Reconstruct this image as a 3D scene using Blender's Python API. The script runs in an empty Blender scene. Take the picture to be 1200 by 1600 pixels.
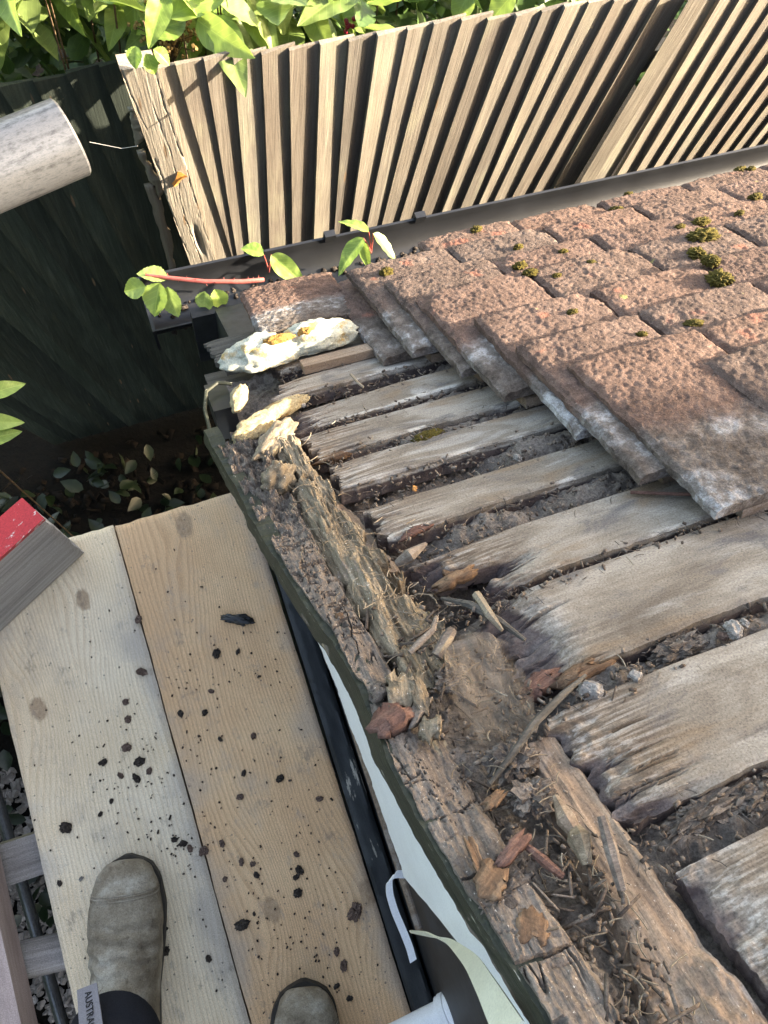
import bpy, bmesh, math, random
import numpy as np
from mathutils import Vector, Matrix, Euler

random.seed(7); RNG = np.random.default_rng(7)
sc = bpy.context.scene
COL = sc.collection
R = math.radians

# ------------------------------------------------------------------ camera
# columns: camera x (right), y (image down), z (forward) expressed in the world
CW = np.array([[0.93307354, -0.28336541, 0.22153513],
               [-0.3281247, -0.92288077, 0.2015571],
               [0.1473362, -0.26075875, -0.95409482]])
FPX, CU, CV = 1150.0, 600.0, 800.0
CAM = np.array([0.0, 0.0, 1.25])                      # 1.25 m above the scaffold boards
cd = bpy.data.cameras.new("camera"); cam = bpy.data.objects.new("camera", cd); COL.objects.link(cam)
cd.sensor_fit = 'HORIZONTAL'; cd.sensor_width = 36; cd.lens = 36 * FPX / 1200
cd.clip_start = 0.02; cd.clip_end = 300
m = Matrix.Identity(4)
for i in range(3):
    m[i][0], m[i][1], m[i][2], m[i][3] = CW[i, 0], -CW[i, 1], -CW[i, 2], CAM[i]
cam.matrix_world = m
sc.camera = cam

# ------------------------------------------------------------------ light
SUN = Vector((0.89, -0.20, 0.385)).normalized()       # towards the sun
w = bpy.data.worlds.new("World"); sc.world = w; w.use_nodes = True
nt = w.node_tree; nt.nodes.clear()
wo = nt.nodes.new("ShaderNodeOutputWorld"); bg = nt.nodes.new("ShaderNodeBackground")
sky = nt.nodes.new("ShaderNodeTexSky"); sky.sky_type = 'NISHITA'; sky.sun_disc = False
sky.sun_elevation = math.asin(SUN.z); sky.sun_rotation = math.atan2(SUN.x, SUN.y)
sky.air_density = 0.8; sky.dust_density = 2.5; sky.ozone_density = 0.2
bg.inputs[1].default_value = 0.135
nt.links.new(sky.outputs[0], bg.inputs[0]); nt.links.new(bg.outputs[0], wo.inputs[0])
sd = bpy.data.lights.new("sun", 'SUN'); sd.energy = 3.5; sd.angle = R(0.6); sd.color = (1.0, 0.965, 0.92)
so = bpy.data.objects.new("sun", sd); COL.objects.link(so)
so.rotation_euler = SUN.to_track_quat('Z', 'Y').to_euler(); so.location = (6, -1, 5)
vs = sc.view_settings
vs.view_transform = 'Standard'; vs.look = 'None'; vs.gamma = 1.0; vs.exposure = 3.05
try:
    vs.use_white_balance = True; vs.white_balance_temperature = 8300; vs.white_balance_tint = 11
except Exception:
    pass
sc.cycles.max_bounces = 6; sc.cycles.diffuse_bounces = 3; sc.cycles.glossy_bounces = 2
sc.cycles.transparent_max_bounces = 8

# ------------------------------------------------------------------ geometry of the place
TH = R(39.786)                                         # roof pitch
EX = np.array([1.0, 0, 0]); ES = np.array([0, math.cos(TH), -math.sin(TH)]); EN = np.array([0, math.sin(TH), math.cos(TH)])
DR = -0.41                                             # board surface of the roof below the lens, along its normal
GZ = -2.42                                             # ground
YF = 1.40                                              # fence plane
def ray(u, v): return CW @ np.array([u - CU, v - CV, FPX])
def at_z(u, v, z):
    r = ray(u, v); return CAM + r * ((z - CAM[2]) / r[2])
def at_x(u, v, x):
    r = ray(u, v); return CAM + r * ((x - CAM[0]) / r[0])
def at_y(u, v, y):
    r = ray(u, v); return CAM + r * ((y - CAM[1]) / r[1])
def at_d(u, v, d):
    r = ray(u, v); return CAM + r / np.linalg.norm(r) * d
def rp(u, v, h=0.0):
    """pixel -> (x, s) on the plane h above the roof boards"""
    r = ray(u, v); P = r * ((DR + h) / (EN @ r)); return np.array([P[0], P @ ES])
MR = Matrix.Identity(4)
_o = CAM + DR * EN
for i in range(3):
    MR[i][0], MR[i][1], MR[i][2], MR[i][3] = EX[i], ES[i], EN[i], _o[i]
def roofw(x, s, h=0.0): return CAM + x * EX + s * ES + (DR + h) * EN

# ------------------------------------------------------------------ noise (numpy)
def _hash(ix, iy, iz, seed):
    h = (ix.astype(np.int64) * 374761393 + iy.astype(np.int64) * 668265263 + iz.astype(np.int64) * 2147483647 + seed * 1274126177) & 0xFFFFFFFF
    h = ((h ^ (h >> 13)) * 1274126177) & 0xFFFFFFFF
    h = ((h ^ (h >> 16)) * 2246822519) & 0xFFFFFFFF
    return ((h ^ (h >> 15)) & 0xFFFFFF) / float(0xFFFFFF)
def vn(x, y, z=0.0, seed=0):
    x, y, z = np.broadcast_arrays(np.asarray(x, float), np.asarray(y, float), np.asarray(z, float))
    ix, iy, iz = np.floor(x), np.floor(y), np.floor(z)
    fx, fy, fz = x - ix, y - iy, z - iz
    fx, fy, fz = [t * t * t * (t * (t * 6 - 15) + 10) for t in (fx, fy, fz)]
    o = 0
    for a in (0, 1):
        for b in (0, 1):
            for c in (0, 1):
                wgt = (fx if a else 1 - fx) * (fy if b else 1 - fy) * (fz if c else 1 - fz)
                o = o + wgt * _hash(ix + a, iy + b, iz + c, seed)
    return o * 2 - 1
def fbm(x, y, z=0.0, oct=4, seed=0, gain=0.5):
    o = 0; a = 1.0; t = 0
    for k in range(oct):
        o = o + a * vn(np.asarray(x) * 2 ** k, np.asarray(y) * 2 ** k, np.asarray(z) * 2 ** k, seed + 17 * k); t += a; a *= gain
    return o / t
def voro(x, y, seed=0):
    """F1, F2 and the nearest cell's random value"""
    ix, iy = np.floor(x), np.floor(y); z0 = np.zeros_like(ix)
    f1 = np.full(x.shape, 9.0); f2 = np.full(x.shape, 9.0); idv = np.zeros(x.shape)
    for a in (-1, 0, 1):
        for b in (-1, 0, 1):
            cx, cy = ix + a, iy + b
            px = cx + _hash(cx, cy, z0, seed); py = cy + _hash(cx, cy, z0, seed + 5)
            d = np.hypot(px - x, py - y); rv = _hash(cx, cy, z0, seed + 9)
            n = d < f1
            f2 = np.where(n, f1, np.minimum(f2, d)); idv = np.where(n, rv, idv); f1 = np.where(n, d, f1)
    return f1, f2, idv
def sst(a, b, x):
    t = np.clip((np.asarray(x, float) - a) / (b - a), 0, 1); return t * t * (3 - 2 * t)

# ------------------------------------------------------------------ objects
WMAT = {}
def put(o, mw, parent=None):
    mw = mw.copy(); WMAT[o.name] = mw
    COL.objects.link(o)
    if parent is not None:
        o.parent = parent
        o.matrix_parent_inverse = WMAT[parent.name].inverted()
    o.matrix_basis = mw
    return o
def tag(o, label=None, cat=None, group=None, kind=None, category=None):
    cat = cat or category
    if label: o["label"] = label
    if cat: o["category"] = cat
    if group: o["group"] = group
    if kind: o["kind"] = kind
    return o
def empty(name, loc, label, cat, group=None):
    o = bpy.data.objects.new(name, None); o.empty_display_size = 0.05
    put(o, Matrix.Translation(Vector(loc))); return tag(o, label, cat, group)
def mesh(name, V, F, mat=None, smooth=None):
    me = bpy.data.meshes.new(name)
    V = np.asarray(V, dtype=np.float32).reshape(-1, 3)
    if isinstance(F, np.ndarray):
        nf, k = F.shape
        me.vertices.add(len(V)); me.vertices.foreach_set("co", V.ravel())
        me.loops.add(nf * k); me.loops.foreach_set("vertex_index", F.ravel().astype(np.int32))
        me.polygons.add(nf); me.polygons.foreach_set("loop_start", np.arange(0, nf * k, k, dtype=np.int32))
        me.update(calc_edges=True)
    else:
        me.from_pydata([tuple(map(float, v)) for v in V], [], F); me.update()
    me.validate()
    if mat: me.materials.append(mat)
    if smooth is not None:
        me.shade_smooth()
        if smooth < 180: me.set_sharp_from_angle(angle=R(smooth))
    return me
ID4 = Matrix.Identity(4)
def obj(name, me, mw=ID4, parent=None, **k):
    o = bpy.data.objects.new(name, me); put(o, mw, parent)
    return tag(o, **k)
def grid_faces(nu, nv, off=0, flip=False):
    i = np.arange(nu - 1)[:, None] * nv + np.arange(nv - 1)[None, :]
    i = i.ravel() + off
    f = np.stack([i, i + nv, i + nv + 1, i + 1], 1)
    return f[:, ::-1] if flip else f
def shell(top, bot):
    """closed slab from two (nu,nv,3) grids; top faces along +(u x v)"""
    nu, nv = top.shape[:2]; N = nu * nv
    F = [grid_faces(nu, nv), grid_faces(nu, nv, N, True)]
    def rim(idx):
        a = idx[:-1]; b = idx[1:]
        F.append(np.stack([a, a + N, b + N, b], 1))
    I = np.arange(N).reshape(nu, nv)
    rim(I[:, 0].copy()); rim(I[-1, :].copy()); rim(I[::-1, -1].copy()); rim(I[0, ::-1].copy())
    return np.concatenate([top.reshape(-1, 3), bot.reshape(-1, 3)]), np.concatenate(F)
def slab(name, X, Y, ht, hb, mat, smooth=35):
    top = np.stack([X, Y, ht], -1); bot = np.stack([X, Y, hb + 0 * X], -1)
    V, F = shell(top, bot)
    return mesh(name, V, F, mat, smooth)
class MB:
    """collects simple closed shapes of ONE part"""
    def __init__(s): s.V = []; s.F = []
    def add(s, V, F):
        o = len(s.V); s.V += [tuple(map(float, v)) for v in V]; s.F += [tuple(int(i) + o for i in f) for f in F]; return s
    def box(s, c, d, rot=None):
        V = [Vector((x * d[0] / 2, y * d[1] / 2, z * d[2] / 2)) for x in (-1, 1) for y in (-1, 1) for z in (-1, 1)]
        if rot is not None: V = [rot @ v for v in V]
        V = [v + Vector(c) for v in V]
        return s.add(V, [(0, 1, 3, 2), (4, 6, 7, 5), (0, 4, 5, 1), (2, 3, 7, 6), (0, 2, 6, 4), (1, 5, 7, 3)])
    def tube(s, pts, r, n=10, cap=True, flat=None):
        pts = [Vector(p) for p in pts]; k = len(pts)
        rr = [r] * k if np.isscalar(r) else list(r)
        V = []; up = None
        for i, p in enumerate(pts):
            t = (pts[min(i + 1, k - 1)] - pts[max(i - 1, 0)]).normalized()
            if up is None:
                up = t.orthogonal().normalized() if flat is None else (Vector(flat) - t * t.dot(Vector(flat))).normalized()
            else: up = (up - t * up.dot(t)).normalized()
            b = t.cross(up)
            for j in range(n):
                a = 2 * math.pi * j / n
                V.append(p + (up * math.cos(a) * (0.25 if flat is not None else 1) + b * math.sin(a)) * rr[i])
        F = [(i * n + j, i * n + (j + 1) % n, (i + 1) * n + (j + 1) % n, (i + 1) * n + j) for i in range(k - 1) for j in range(n)]
        if cap: F += [tuple(range(n))[::-1], tuple((k - 1) * n + j for j in range(n))]
        return s.add(V, F)
    def me(s, name, mat, smooth=35): return mesh(name, s.V, s.F, mat, smooth)

# ------------------------------------------------------------------ materials
class NT:
    def __init__(s, name):
        s.m = bpy.data.materials.new(name); s.m.use_nodes = True; s.t = s.m.node_tree
        s.b = s.t.nodes["Principled BSDF"]; s.out = s.t.nodes["Material Output"]
        s.tc = s.n("ShaderNodeTexCoord"); s.oi = s.n("ShaderNodeObjectInfo")
    def n(s, t, **k):
        x = s.t.nodes.new(t)
        for a, b in k.items(): setattr(x, a, b)
        return x
    def l(s, a, b): s.t.links.new(a, b)
    def setin(s, sock, v):
        if isinstance(v, bpy.types.NodeSocket): s.l(v, sock)
        elif v is not None:
            if isinstance(v, (tuple, list)) and len(v) == 3 and sock.type == 'RGBA': v = (*v, 1)
            sock.default_value = v
    def math(s, op, a, b=None, c=None, clamp=False):
        x = s.n("ShaderNodeMath", operation=op, use_clamp=clamp)
        s.setin(x.inputs[0], a); s.setin(x.inputs[1], b)
        if c is not None: s.setin(x.inputs[2], c)
        return x.outputs[0]
    def vmath(s, op, a, b=None):
        x = s.n("ShaderNodeVectorMath", operation=op); s.setin(x.inputs[0], a); s.setin(x.inputs[1], b)
        return x.outputs[1] if op in ('LENGTH', 'DISTANCE', 'DOT_PRODUCT') else x.outputs[0]
    def co(s, scale=(1, 1, 1), rnd=True, src="Object"):
        v = s.tc.outputs[src]
        if rnd:
            r = s.vmath('SCALE', (13.1, 7.7, 5.3)); r.node.inputs[0].default_value = (13.1, 7.7, 5.3)
            s.l(s.oi.outputs["Random"], r.node.inputs[3]); v = s.vmath('ADD', v, r)
        return s.vmath('MULTIPLY', v, scale)
    def noise(s, vec, scale=1.0, detail=4, rough=0.55, dist=0.0):
        x = s.n("ShaderNodeTexNoise"); s.setin(x.inputs["Vector"], vec)
        x.inputs["Scale"].default_value = scale; x.inputs["Detail"].default_value = detail
        x.inputs["Roughness"].default_value = rough; x.inputs["Distortion"].default_value = dist
        return x.outputs[0]
    def vor(s, vec, scale=1.0, feature='F1', rnd=1.0):
        x = s.n("ShaderNodeTexVoronoi", feature=feature); s.setin(x.inputs["Vector"], vec); x.inputs["Scale"].default_value = scale
        x.inputs["Randomness"].default_value = rnd
        return x.outputs["Distance"]
    def ramp(s, fac, stops):
        x = s.n("ShaderNodeValToRGB"); e = x.color_ramp.elements
        while len(e) < len(stops): e.new(0.5)
        for el, (p, c) in zip(e, stops):
            el.position = p; el.color = (*c, 1) if len(c) == 3 else c
        s.setin(x.inputs[0], fac); return x.outputs[0]
    def step(s, x, a, b): 
        n = s.n("ShaderNodeMapRange", interpolation_type='SMOOTHSTEP'); s.setin(n.inputs[0], x)
        n.inputs[1].default_value = a; n.inputs[2].default_value = b; return n.outputs[0]
    def mix(s, f, a, b, mode='MIX'):
        x = s.n("ShaderNodeMix", data_type='RGBA', blend_type=mode)
        s.setin(x.inputs[0], f); s.setin(x.inputs[6], a); s.setin(x.inputs[7], b); return x.outputs[2]
    def sep(s, v):
        x = s.n("ShaderNodeSeparateXYZ"); s.setin(x.inputs[0], v); return x.outputs
    def bump(s, h, dist=0.001, strength=1.0, prev=None):
        x = s.n("ShaderNodeBump"); x.inputs["Distance"].default_value = dist; x.inputs["Strength"].default_value = strength
        s.setin(x.inputs["Height"], h)
        if prev is not None: s.l(prev, x.inputs["Normal"])
        return x.outputs[0]
    def done(s, col, rough=0.8, nrm=None, metal=0, spec=0.3, grit=0.45, gs=620):
        if grit and isinstance(col, bpy.types.NodeSocket):
            gn = s.noise(s.tc.outputs["Object"], gs, 2, 0.8)
            col = s.mix(grit, col, s.ramp(gn, [(0.30, (0.15, 0.14, 0.13)), (0.46, (0.85, 0.85, 0.85)), (0.56, (1.05, 1.05, 1.05)), (0.74, (1.75, 1.72, 1.66))]), 'MULTIPLY')
        s.setin(s.b.inputs["Base Color"], col); s.setin(s.b.inputs["Roughness"], rough)
        s.b.inputs["Metallic"].default_value = metal; s.b.inputs["Specular IOR Level"].default_value = spec
        if nrm is not None: s.l(nrm, s.b.inputs["Normal"])
        return s.m

def wood(name, stops, grain=160.0, along=5.0, bump=0.0012, patch=None, patch2=None, rough=0.85, speck=None, gw=0.62, g2w=0.35):
    """weathered wood; local x runs with the grain. patch = (colour, scale, lo, hi)"""
    t = NT(name)
    g = t.noise(t.co((along, grain, grain)), 1.0, 5, 0.6, 0.6)
    g2 = t.noise(t.co((along * 2.4, grain * 3, grain * 3)), 1.0, 3, 0.6)
    big = t.noise(t.co((5, 14, 14)), 1.0, 4, 0.6)
    f = t.math('ADD', t.math('MULTIPLY', g, gw), t.math('MULTIPLY', big, 1 - gw))
    col = t.ramp(f, stops)
    col = t.mix(g2w, col, t.ramp(g2, [(0.3, (0.35, 0.35, 0.35)), (0.6, (1, 1, 1))]), 'MULTIPLY')
    tint = t.ramp(t.oi.outputs["Random"], [(0, (0.82, 0.80, 0.80)), (0.5, (1, 0.98, 0.94)), (1, (1.1, 1.08, 1.06))])
    col = t.mix(1.0, col, tint, 'MULTIPLY')
    for p in (patch, patch2):
        if p:
            pn = t.noise(t.co((p[1] * 0.4, p[1], p[1])), 1.0, 5, 0.65, 0.5)
            col = t.mix(t.step(pn, p[2], p[3]), col, p[0])
    if speck:
        sp = t.noise(t.co((1, 1, 1)), speck[1], 3, 0.7)
        col = t.mix(t.step(sp, speck[2], speck[2] + 0.04), col, speck[0])
    h = t.math('ADD', g, t.math('MULTIPLY', g2, 0.5))
    nb = t.bump(h, bump, 0.9)
    return t.done(col, rough, nb, 0, 0.25)

def granular(name, stops, scale=120, bump=0.002, rough=0.95, patch=None):
    t = NT(name)
    a = t.noise(t.co(), scale, 6, 0.7); b = t.noise(t.co(), scale * 0.12, 4, 0.6)
    isl = t.n("ShaderNodeNewGeometry").outputs["Random Per Island"]
    f = t.math('ADD', t.math('MULTIPLY', a, 0.5), t.math('ADD', t.math('MULTIPLY', b, 0.25), t.math('MULTIPLY', isl, 0.25)))
    col = t.ramp(f, stops)
    if patch:
        pn = t.noise(t.co(), patch[1], 4, 0.6); col = t.mix(t.step(pn, patch[2], patch[3]), col, patch[0])
    return t.done(col, rough, t.bump(a, bump, 1.0), 0, 0.2)

def plain(name, c, rough=0.5, var=0.15, scale=30, bump=0.0, metal=0, spec=0.4):
    t = NT(name)
    n = t.noise(t.co(), scale, 5, 0.65)
    col = t.mix(1.0, c, t.ramp(n, [(0.3, (1 - var,) * 3), (0.7, (1 + var,) * 3)]), 'MULTIPLY')
    return t.done(col, rough, t.bump(n, bump, 0.8) if bump else None, metal, spec, 0.15)

M = {}
M['sheath'] = wood('sheathing wood', [(0.30, (0.085, 0.068, 0.056)), (0.44, (0.175, 0.151, 0.127)), (0.57, (0.275, 0.247, 0.21)), (0.72, (0.37, 0.345, 0.30))], 260, 9, 0.0008,
                   patch=((0.13, 0.105, 0.085), 20, 0.56, 0.74), patch2=((0.36, 0.34, 0.31), 15, 0.60, 0.74), speck=((0.07, 0.06, 0.05), 420, 0.64), gw=.42, g2w=.28)
def mk_board():
    t = NT('old roof boarding'); P = t.tc.outputs["Object"]; x, y, z = t.sep(P)
    a = t.noise(t.co((9, 22, 22)), 1.0, 5, 0.6, 0.8); b = t.noise(t.co((5, 16, 16)), 1.0, 4, 0.55, 1.2); c = t.noise(t.co((14, 30, 30)), 1.0, 5, 0.65, 0.6)
    g = t.noise(t.co((9, 330, 330)), 1.0, 4, 0.6, 0.3)
    col = t.ramp(a, [(0.32, (0.130, 0.108, 0.086)), (0.48, (0.20, 0.173, 0.141)), (0.62, (0.275, 0.248, 0.21))])
    col = t.mix(t.math('MULTIPLY', t.step(b, 0.55, 0.68), 0.65), col, (0.37, 0.36, 0.335))
    col = t.mix(t.math('MULTIPLY', t.step(c, 0.52, 0.68), 0.8), col, (0.115, 0.108, 0.105))
    col = t.mix(t.math('MULTIPLY', t.step(b, 0.48, 0.34), 0.8), col, (0.19, 0.138, 0.092))
    end = t.step(t.math('ADD', x, t.math('MULTIPLY', t.math('SUBTRACT', a, .5), .12)), 0.075, 0.01)
    col = t.mix(t.math('MULTIPLY', end, .5), col, t.ramp(g, [(.35, (0.10, 0.065, 0.045)), (.5, (0.22, 0.165, 0.12)), (.62, (0.40, 0.37, 0.33))]))
    col = t.mix(t.math('MULTIPLY_ADD', end, .35, .16), col, t.ramp(g, [(0.35, (0.30, 0.29, 0.28)), (0.6, (1, 1, 1))]), 'MULTIPLY')
    wear = t.math('MULTIPLY', t.step(y, 0.007, 0.002), t.step(t.noise(t.co((16, 60, 60)), 1.0, 4, .6), .50, .62))
    col = t.mix(t.math('MULTIPLY', wear, .8), col, (0.52, 0.49, 0.43))
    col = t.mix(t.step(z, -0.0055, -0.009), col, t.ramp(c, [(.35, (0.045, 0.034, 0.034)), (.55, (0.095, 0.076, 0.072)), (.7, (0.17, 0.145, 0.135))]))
    return t.done(col, 0.88, t.bump(t.math('ADD', g, c), 0.0006, 0.8), 0, 0.2, .5)
M['sheath'] = mk_board(); M['rotend'] = M['sheath']
M['verge'] = wood('cracked verge timber', [(0.28, (0.075, 0.060, 0.050)), (0.5, (0.165, 0.137, 0.115)), (0.75, (0.27, 0.235, 0.20))], 140, 22, 0.0015,
                  patch=((0.42, 0.34, 0.22), 18, 0.60, 0.70), speck=((0.5, 0.46, 0.4), 600, 0.66))
M['fibre'] = wood('fibrous rotten batten', [(0.25, (0.060, 0.046, 0.034)), (0.42, (0.150, 0.118, 0.082)), (0.58, (0.25, 0.208, 0.150)), (0.78, (0.40, 0.36, 0.295))], 160, 25, 0.002,
                  patch=((0.34, 0.235, 0.115), 26, 0.62, 0.72), patch2=((0.20, 0.16, 0.13), 30, 0.60, 0.68), speck=((0.66, 0.62, 0.55), 500, 0.66))
M['rafter'] = wood('brown rafter', [(0.25, (0.09, 0.065, 0.05)), (0.5, (0.21, 0.155, 0.115)), (0.75, (0.33, 0.27, 0.21))], 110, 8, 0.0014,
                   patch=((0.27, 0.23, 0.20), 22, 0.54, 0.66), speck=((0.42, 0.38, 0.33), 500, 0.66))
M['debris'] = granular('dark crumbled debris', [(0.30, (0.045, 0.037, 0.032)), (0.5, (0.12, 0.10, 0.085)), (0.66, (0.23, 0.20, 0.17)), (0.75, (0.44, 0.40, 0.36))], 330, 0.002)
M['chips'] = granular('loose wood chips', [(0.25, (0.04, 0.03, 0.026)), (0.45, (0.10, 0.078, 0.062)), (0.6, (0.18, 0.145, 0.115)), (0.78, (0.34, 0.29, 0.24))], 240, 0.001)
M['straw'] = granular('dry fibres', [(0.3, (0.13, 0.10, 0.07)), (0.6, (0.27, 0.225, 0.165)), (0.75, (0.46, 0.42, 0.35))], 60, 0.0)
M['orangewood'] = wood('fresh broken wood', [(0.25, (0.05, 0.030, 0.020)), (0.5, (0.135, 0.083, 0.052)), (0.75, (0.28, 0.20, 0.13))], 220, 12, 0.001)
M['redwood'] = wood('red brown rotten chunk', [(0.25, (0.06, 0.028, 0.022)), (0.5, (0.15, 0.082, 0.064)), (0.75, (0.27, 0.17, 0.135))], 260, 14, 0.0015)
M['stone'] = granular('pale stone', [(0.3, (0.13, 0.118, 0.105)), (0.6, (0.30, 0.28, 0.255))], 160, 0.001)
M['black'] = plain('black painted timber', (0.016, 0.018, 0.02), 0.55, 0.5, 60, 0.0006)
M['darkgreen'] = None
M['gutter'] = plain('black plastic gutter', (0.013, 0.014, 0.016), 0.36, 0.35, 14, 0.0, 0, 0.5)
M['whitepaint'] = plain('white painted sheet', (0.84, 0.87, 0.86), 0.6, 0.04, 25, 0.0006)
M['whiteplastic'] = plain('white plastic', (0.80, 0.82, 0.84), 0.35, 0.03, 20)
M['creamfilm'] = plain('cream peeled film', (0.70, 0.69, 0.54), 0.5, 0.08, 40, 0.0006)
M['denim'] = plain('black denim', (0.013, 0.014, 0.02), 0.9, 0.4, 500, 0.0005)

def mk_green():
    t = NT('dark green painted bargeboard')
    n = t.noise(t.co((14, 90, 90)), 1.0, 5, 0.65); n2 = t.noise(t.co((60, 300, 300)), 1.0, 3, 0.7)
    col = t.mix(t.step(n, 0.35, 0.7), (0.017, 0.020, 0.012), (0.038, 0.041, 0.025))
    col = t.mix(t.step(t.math('MULTIPLY', n, n2), 0.37, 0.42), col, (0.46, 0.44, 0.36))
    return t.done(col, 0.6, t.bump(t.math('ADD', n, n2), 0.0012, 0.8), 0, 0.35)
M['darkgreen'] = mk_green()

def mk_tile():
    t = NT('weathered concrete tile')
    c = t.co(); y = t.sep(t.tc.outputs["Object"])[1]
    big = t.noise(c, 13, 5, 0.65); fine = t.noise(c, 380, 4, 0.75); mid = t.noise(c, 70, 5, 0.7)
    f = t.math('ADD', t.math('MULTIPLY', big, 0.45), t.math('MULTIPLY', mid, 0.55))
    col = t.ramp(f, [(0.30, (0.052, 0.037, 0.031)), (0.45, (0.115, 0.079, 0.064)), (0.57, (0.185, 0.129, 0.104)), (0.72, (0.27, 0.21, 0.172))])
    tint = t.ramp(t.oi.outputs["Random"], [(0, (0.80, 0.84, 0.86)), (0.4, (1.0, 0.92, 0.9)), (0.7, (1.10, 0.97, 0.90)), (1, (0.95, 0.95, 0.95))])
    col = t.mix(1.0, col, tint, 'MULTIPLY')
    red = t.noise(c, 21, 3, 0.5)
    col = t.mix(t.math('MULTIPLY', t.step(red, 0.64, 0.74), .8), col, (0.30, 0.125, 0.085))
    col = t.mix(t.step(fine, 0.60, 0.72), col, (0.30, 0.255, 0.22))
    col = t.mix(t.step(fine, 0.42, 0.30), col, (0.055, 0.043, 0.038))
    # head of the tile, hidden under the next course until now: clean grey concrete with white bloom
    hd = t.math('ADD', y, t.math('MULTIPLY', t.math('SUBTRACT', big, 0.5), 0.09))
    head = t.step(hd, -0.118, -0.150)
    gcol = t.ramp(t.math('ADD', t.math('MULTIPLY', mid, 0.6), t.math('MULTIPLY', big, 0.4)), [(0.38, (0.10, 0.082, 0.07)), (0.50, (0.20, 0.178, 0.16)), (0.57, (0.38, 0.375, 0.37)), (0.68, (0.60, 0.61, 0.62))])
    gcol = t.mix(t.math('MULTIPLY', t.step(t.noise(c, 9, 3, .5), .56, .44), .9), gcol, t.ramp(mid, [(.35, (0.06, 0.046, 0.038)), (.65, (0.17, 0.135, 0.11))]))
    col = t.mix(head, col, gcol)
    lich = t.noise(c, 30, 4, 0.6)
    col = t.mix(t.math('MULTIPLY', t.step(lich, 0.70, 0.76), 0.8), col, (0.30, 0.27, 0.10))
    h = t.math('ADD', fine, t.math('MULTIPLY', mid, 0.4))
    return t.done(col, 0.93, t.bump(h, 0.0030, 1.0), 0, 0.2)
M['tile'] = mk_tile()

def mk_fence(name, stops, green=0.25):
    t = NT(name)
    g = t.noise(t.co((90, 90, 4)), 1.0, 5, 0.6, 0.8); g2 = t.noise(t.co((300, 300, 9)), 1.0, 3, 0.6); big = t.noise(t.co((9, 9, 3)), 1.0, 4, 0.6)
    col = t.ramp(t.math('ADD', t.math('MULTIPLY', g, 0.6), t.math('MULTIPLY', big, 0.4)), stops)
    col = t.mix(0.3, col, t.ramp(g2, [(0.35, (0.5, 0.5, 0.5)), (0.6, (1, 1, 1))]), 'MULTIPLY')
    tint = t.ramp(t.oi.outputs["Random"], [(0, (0.66, 0.66, 0.66)), (0.35, (0.92, 0.86, 0.80)), (0.6, (0.98, 0.98, 0.95)), (1, (1.16, 1.14, 1.06))])
    col = t.mix(1.0, col, tint, 'MULTIPLY')
    col = t.mix(t.math('MULTIPLY', t.step(big, 0.5, 0.75), green), col, (0.34, 0.36, 0.22))
    kn = t.vor(t.co((22, 22, 3.1)), 1.0)
    col = t.mix(t.step(kn, 0.10, 0.05), col, (0.16, 0.11, 0.07))
    return t.done(col, 0.85, t.bump(t.math('ADD', g, g2), 0.0012, 0.8), 0, 0.25)
M['fence'] = mk_fence('weathered larch slats', [(0.25, (0.105, 0.090, 0.076)), (0.5, (0.19, 0.171, 0.148)), (0.75, (0.275, 0.257, 0.228))])
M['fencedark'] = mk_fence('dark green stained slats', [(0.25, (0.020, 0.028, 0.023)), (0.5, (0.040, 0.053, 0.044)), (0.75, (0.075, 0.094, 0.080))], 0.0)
M['post'] = mk_fence('silvered cracked post', [(0.22, (0.13, 0.110, 0.090)), (0.36, (0.20, 0.175, 0.148)), (0.55, (0.27, 0.245, 0.215)), (0.8, (0.33, 0.308, 0.28))], 0.05)

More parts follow.
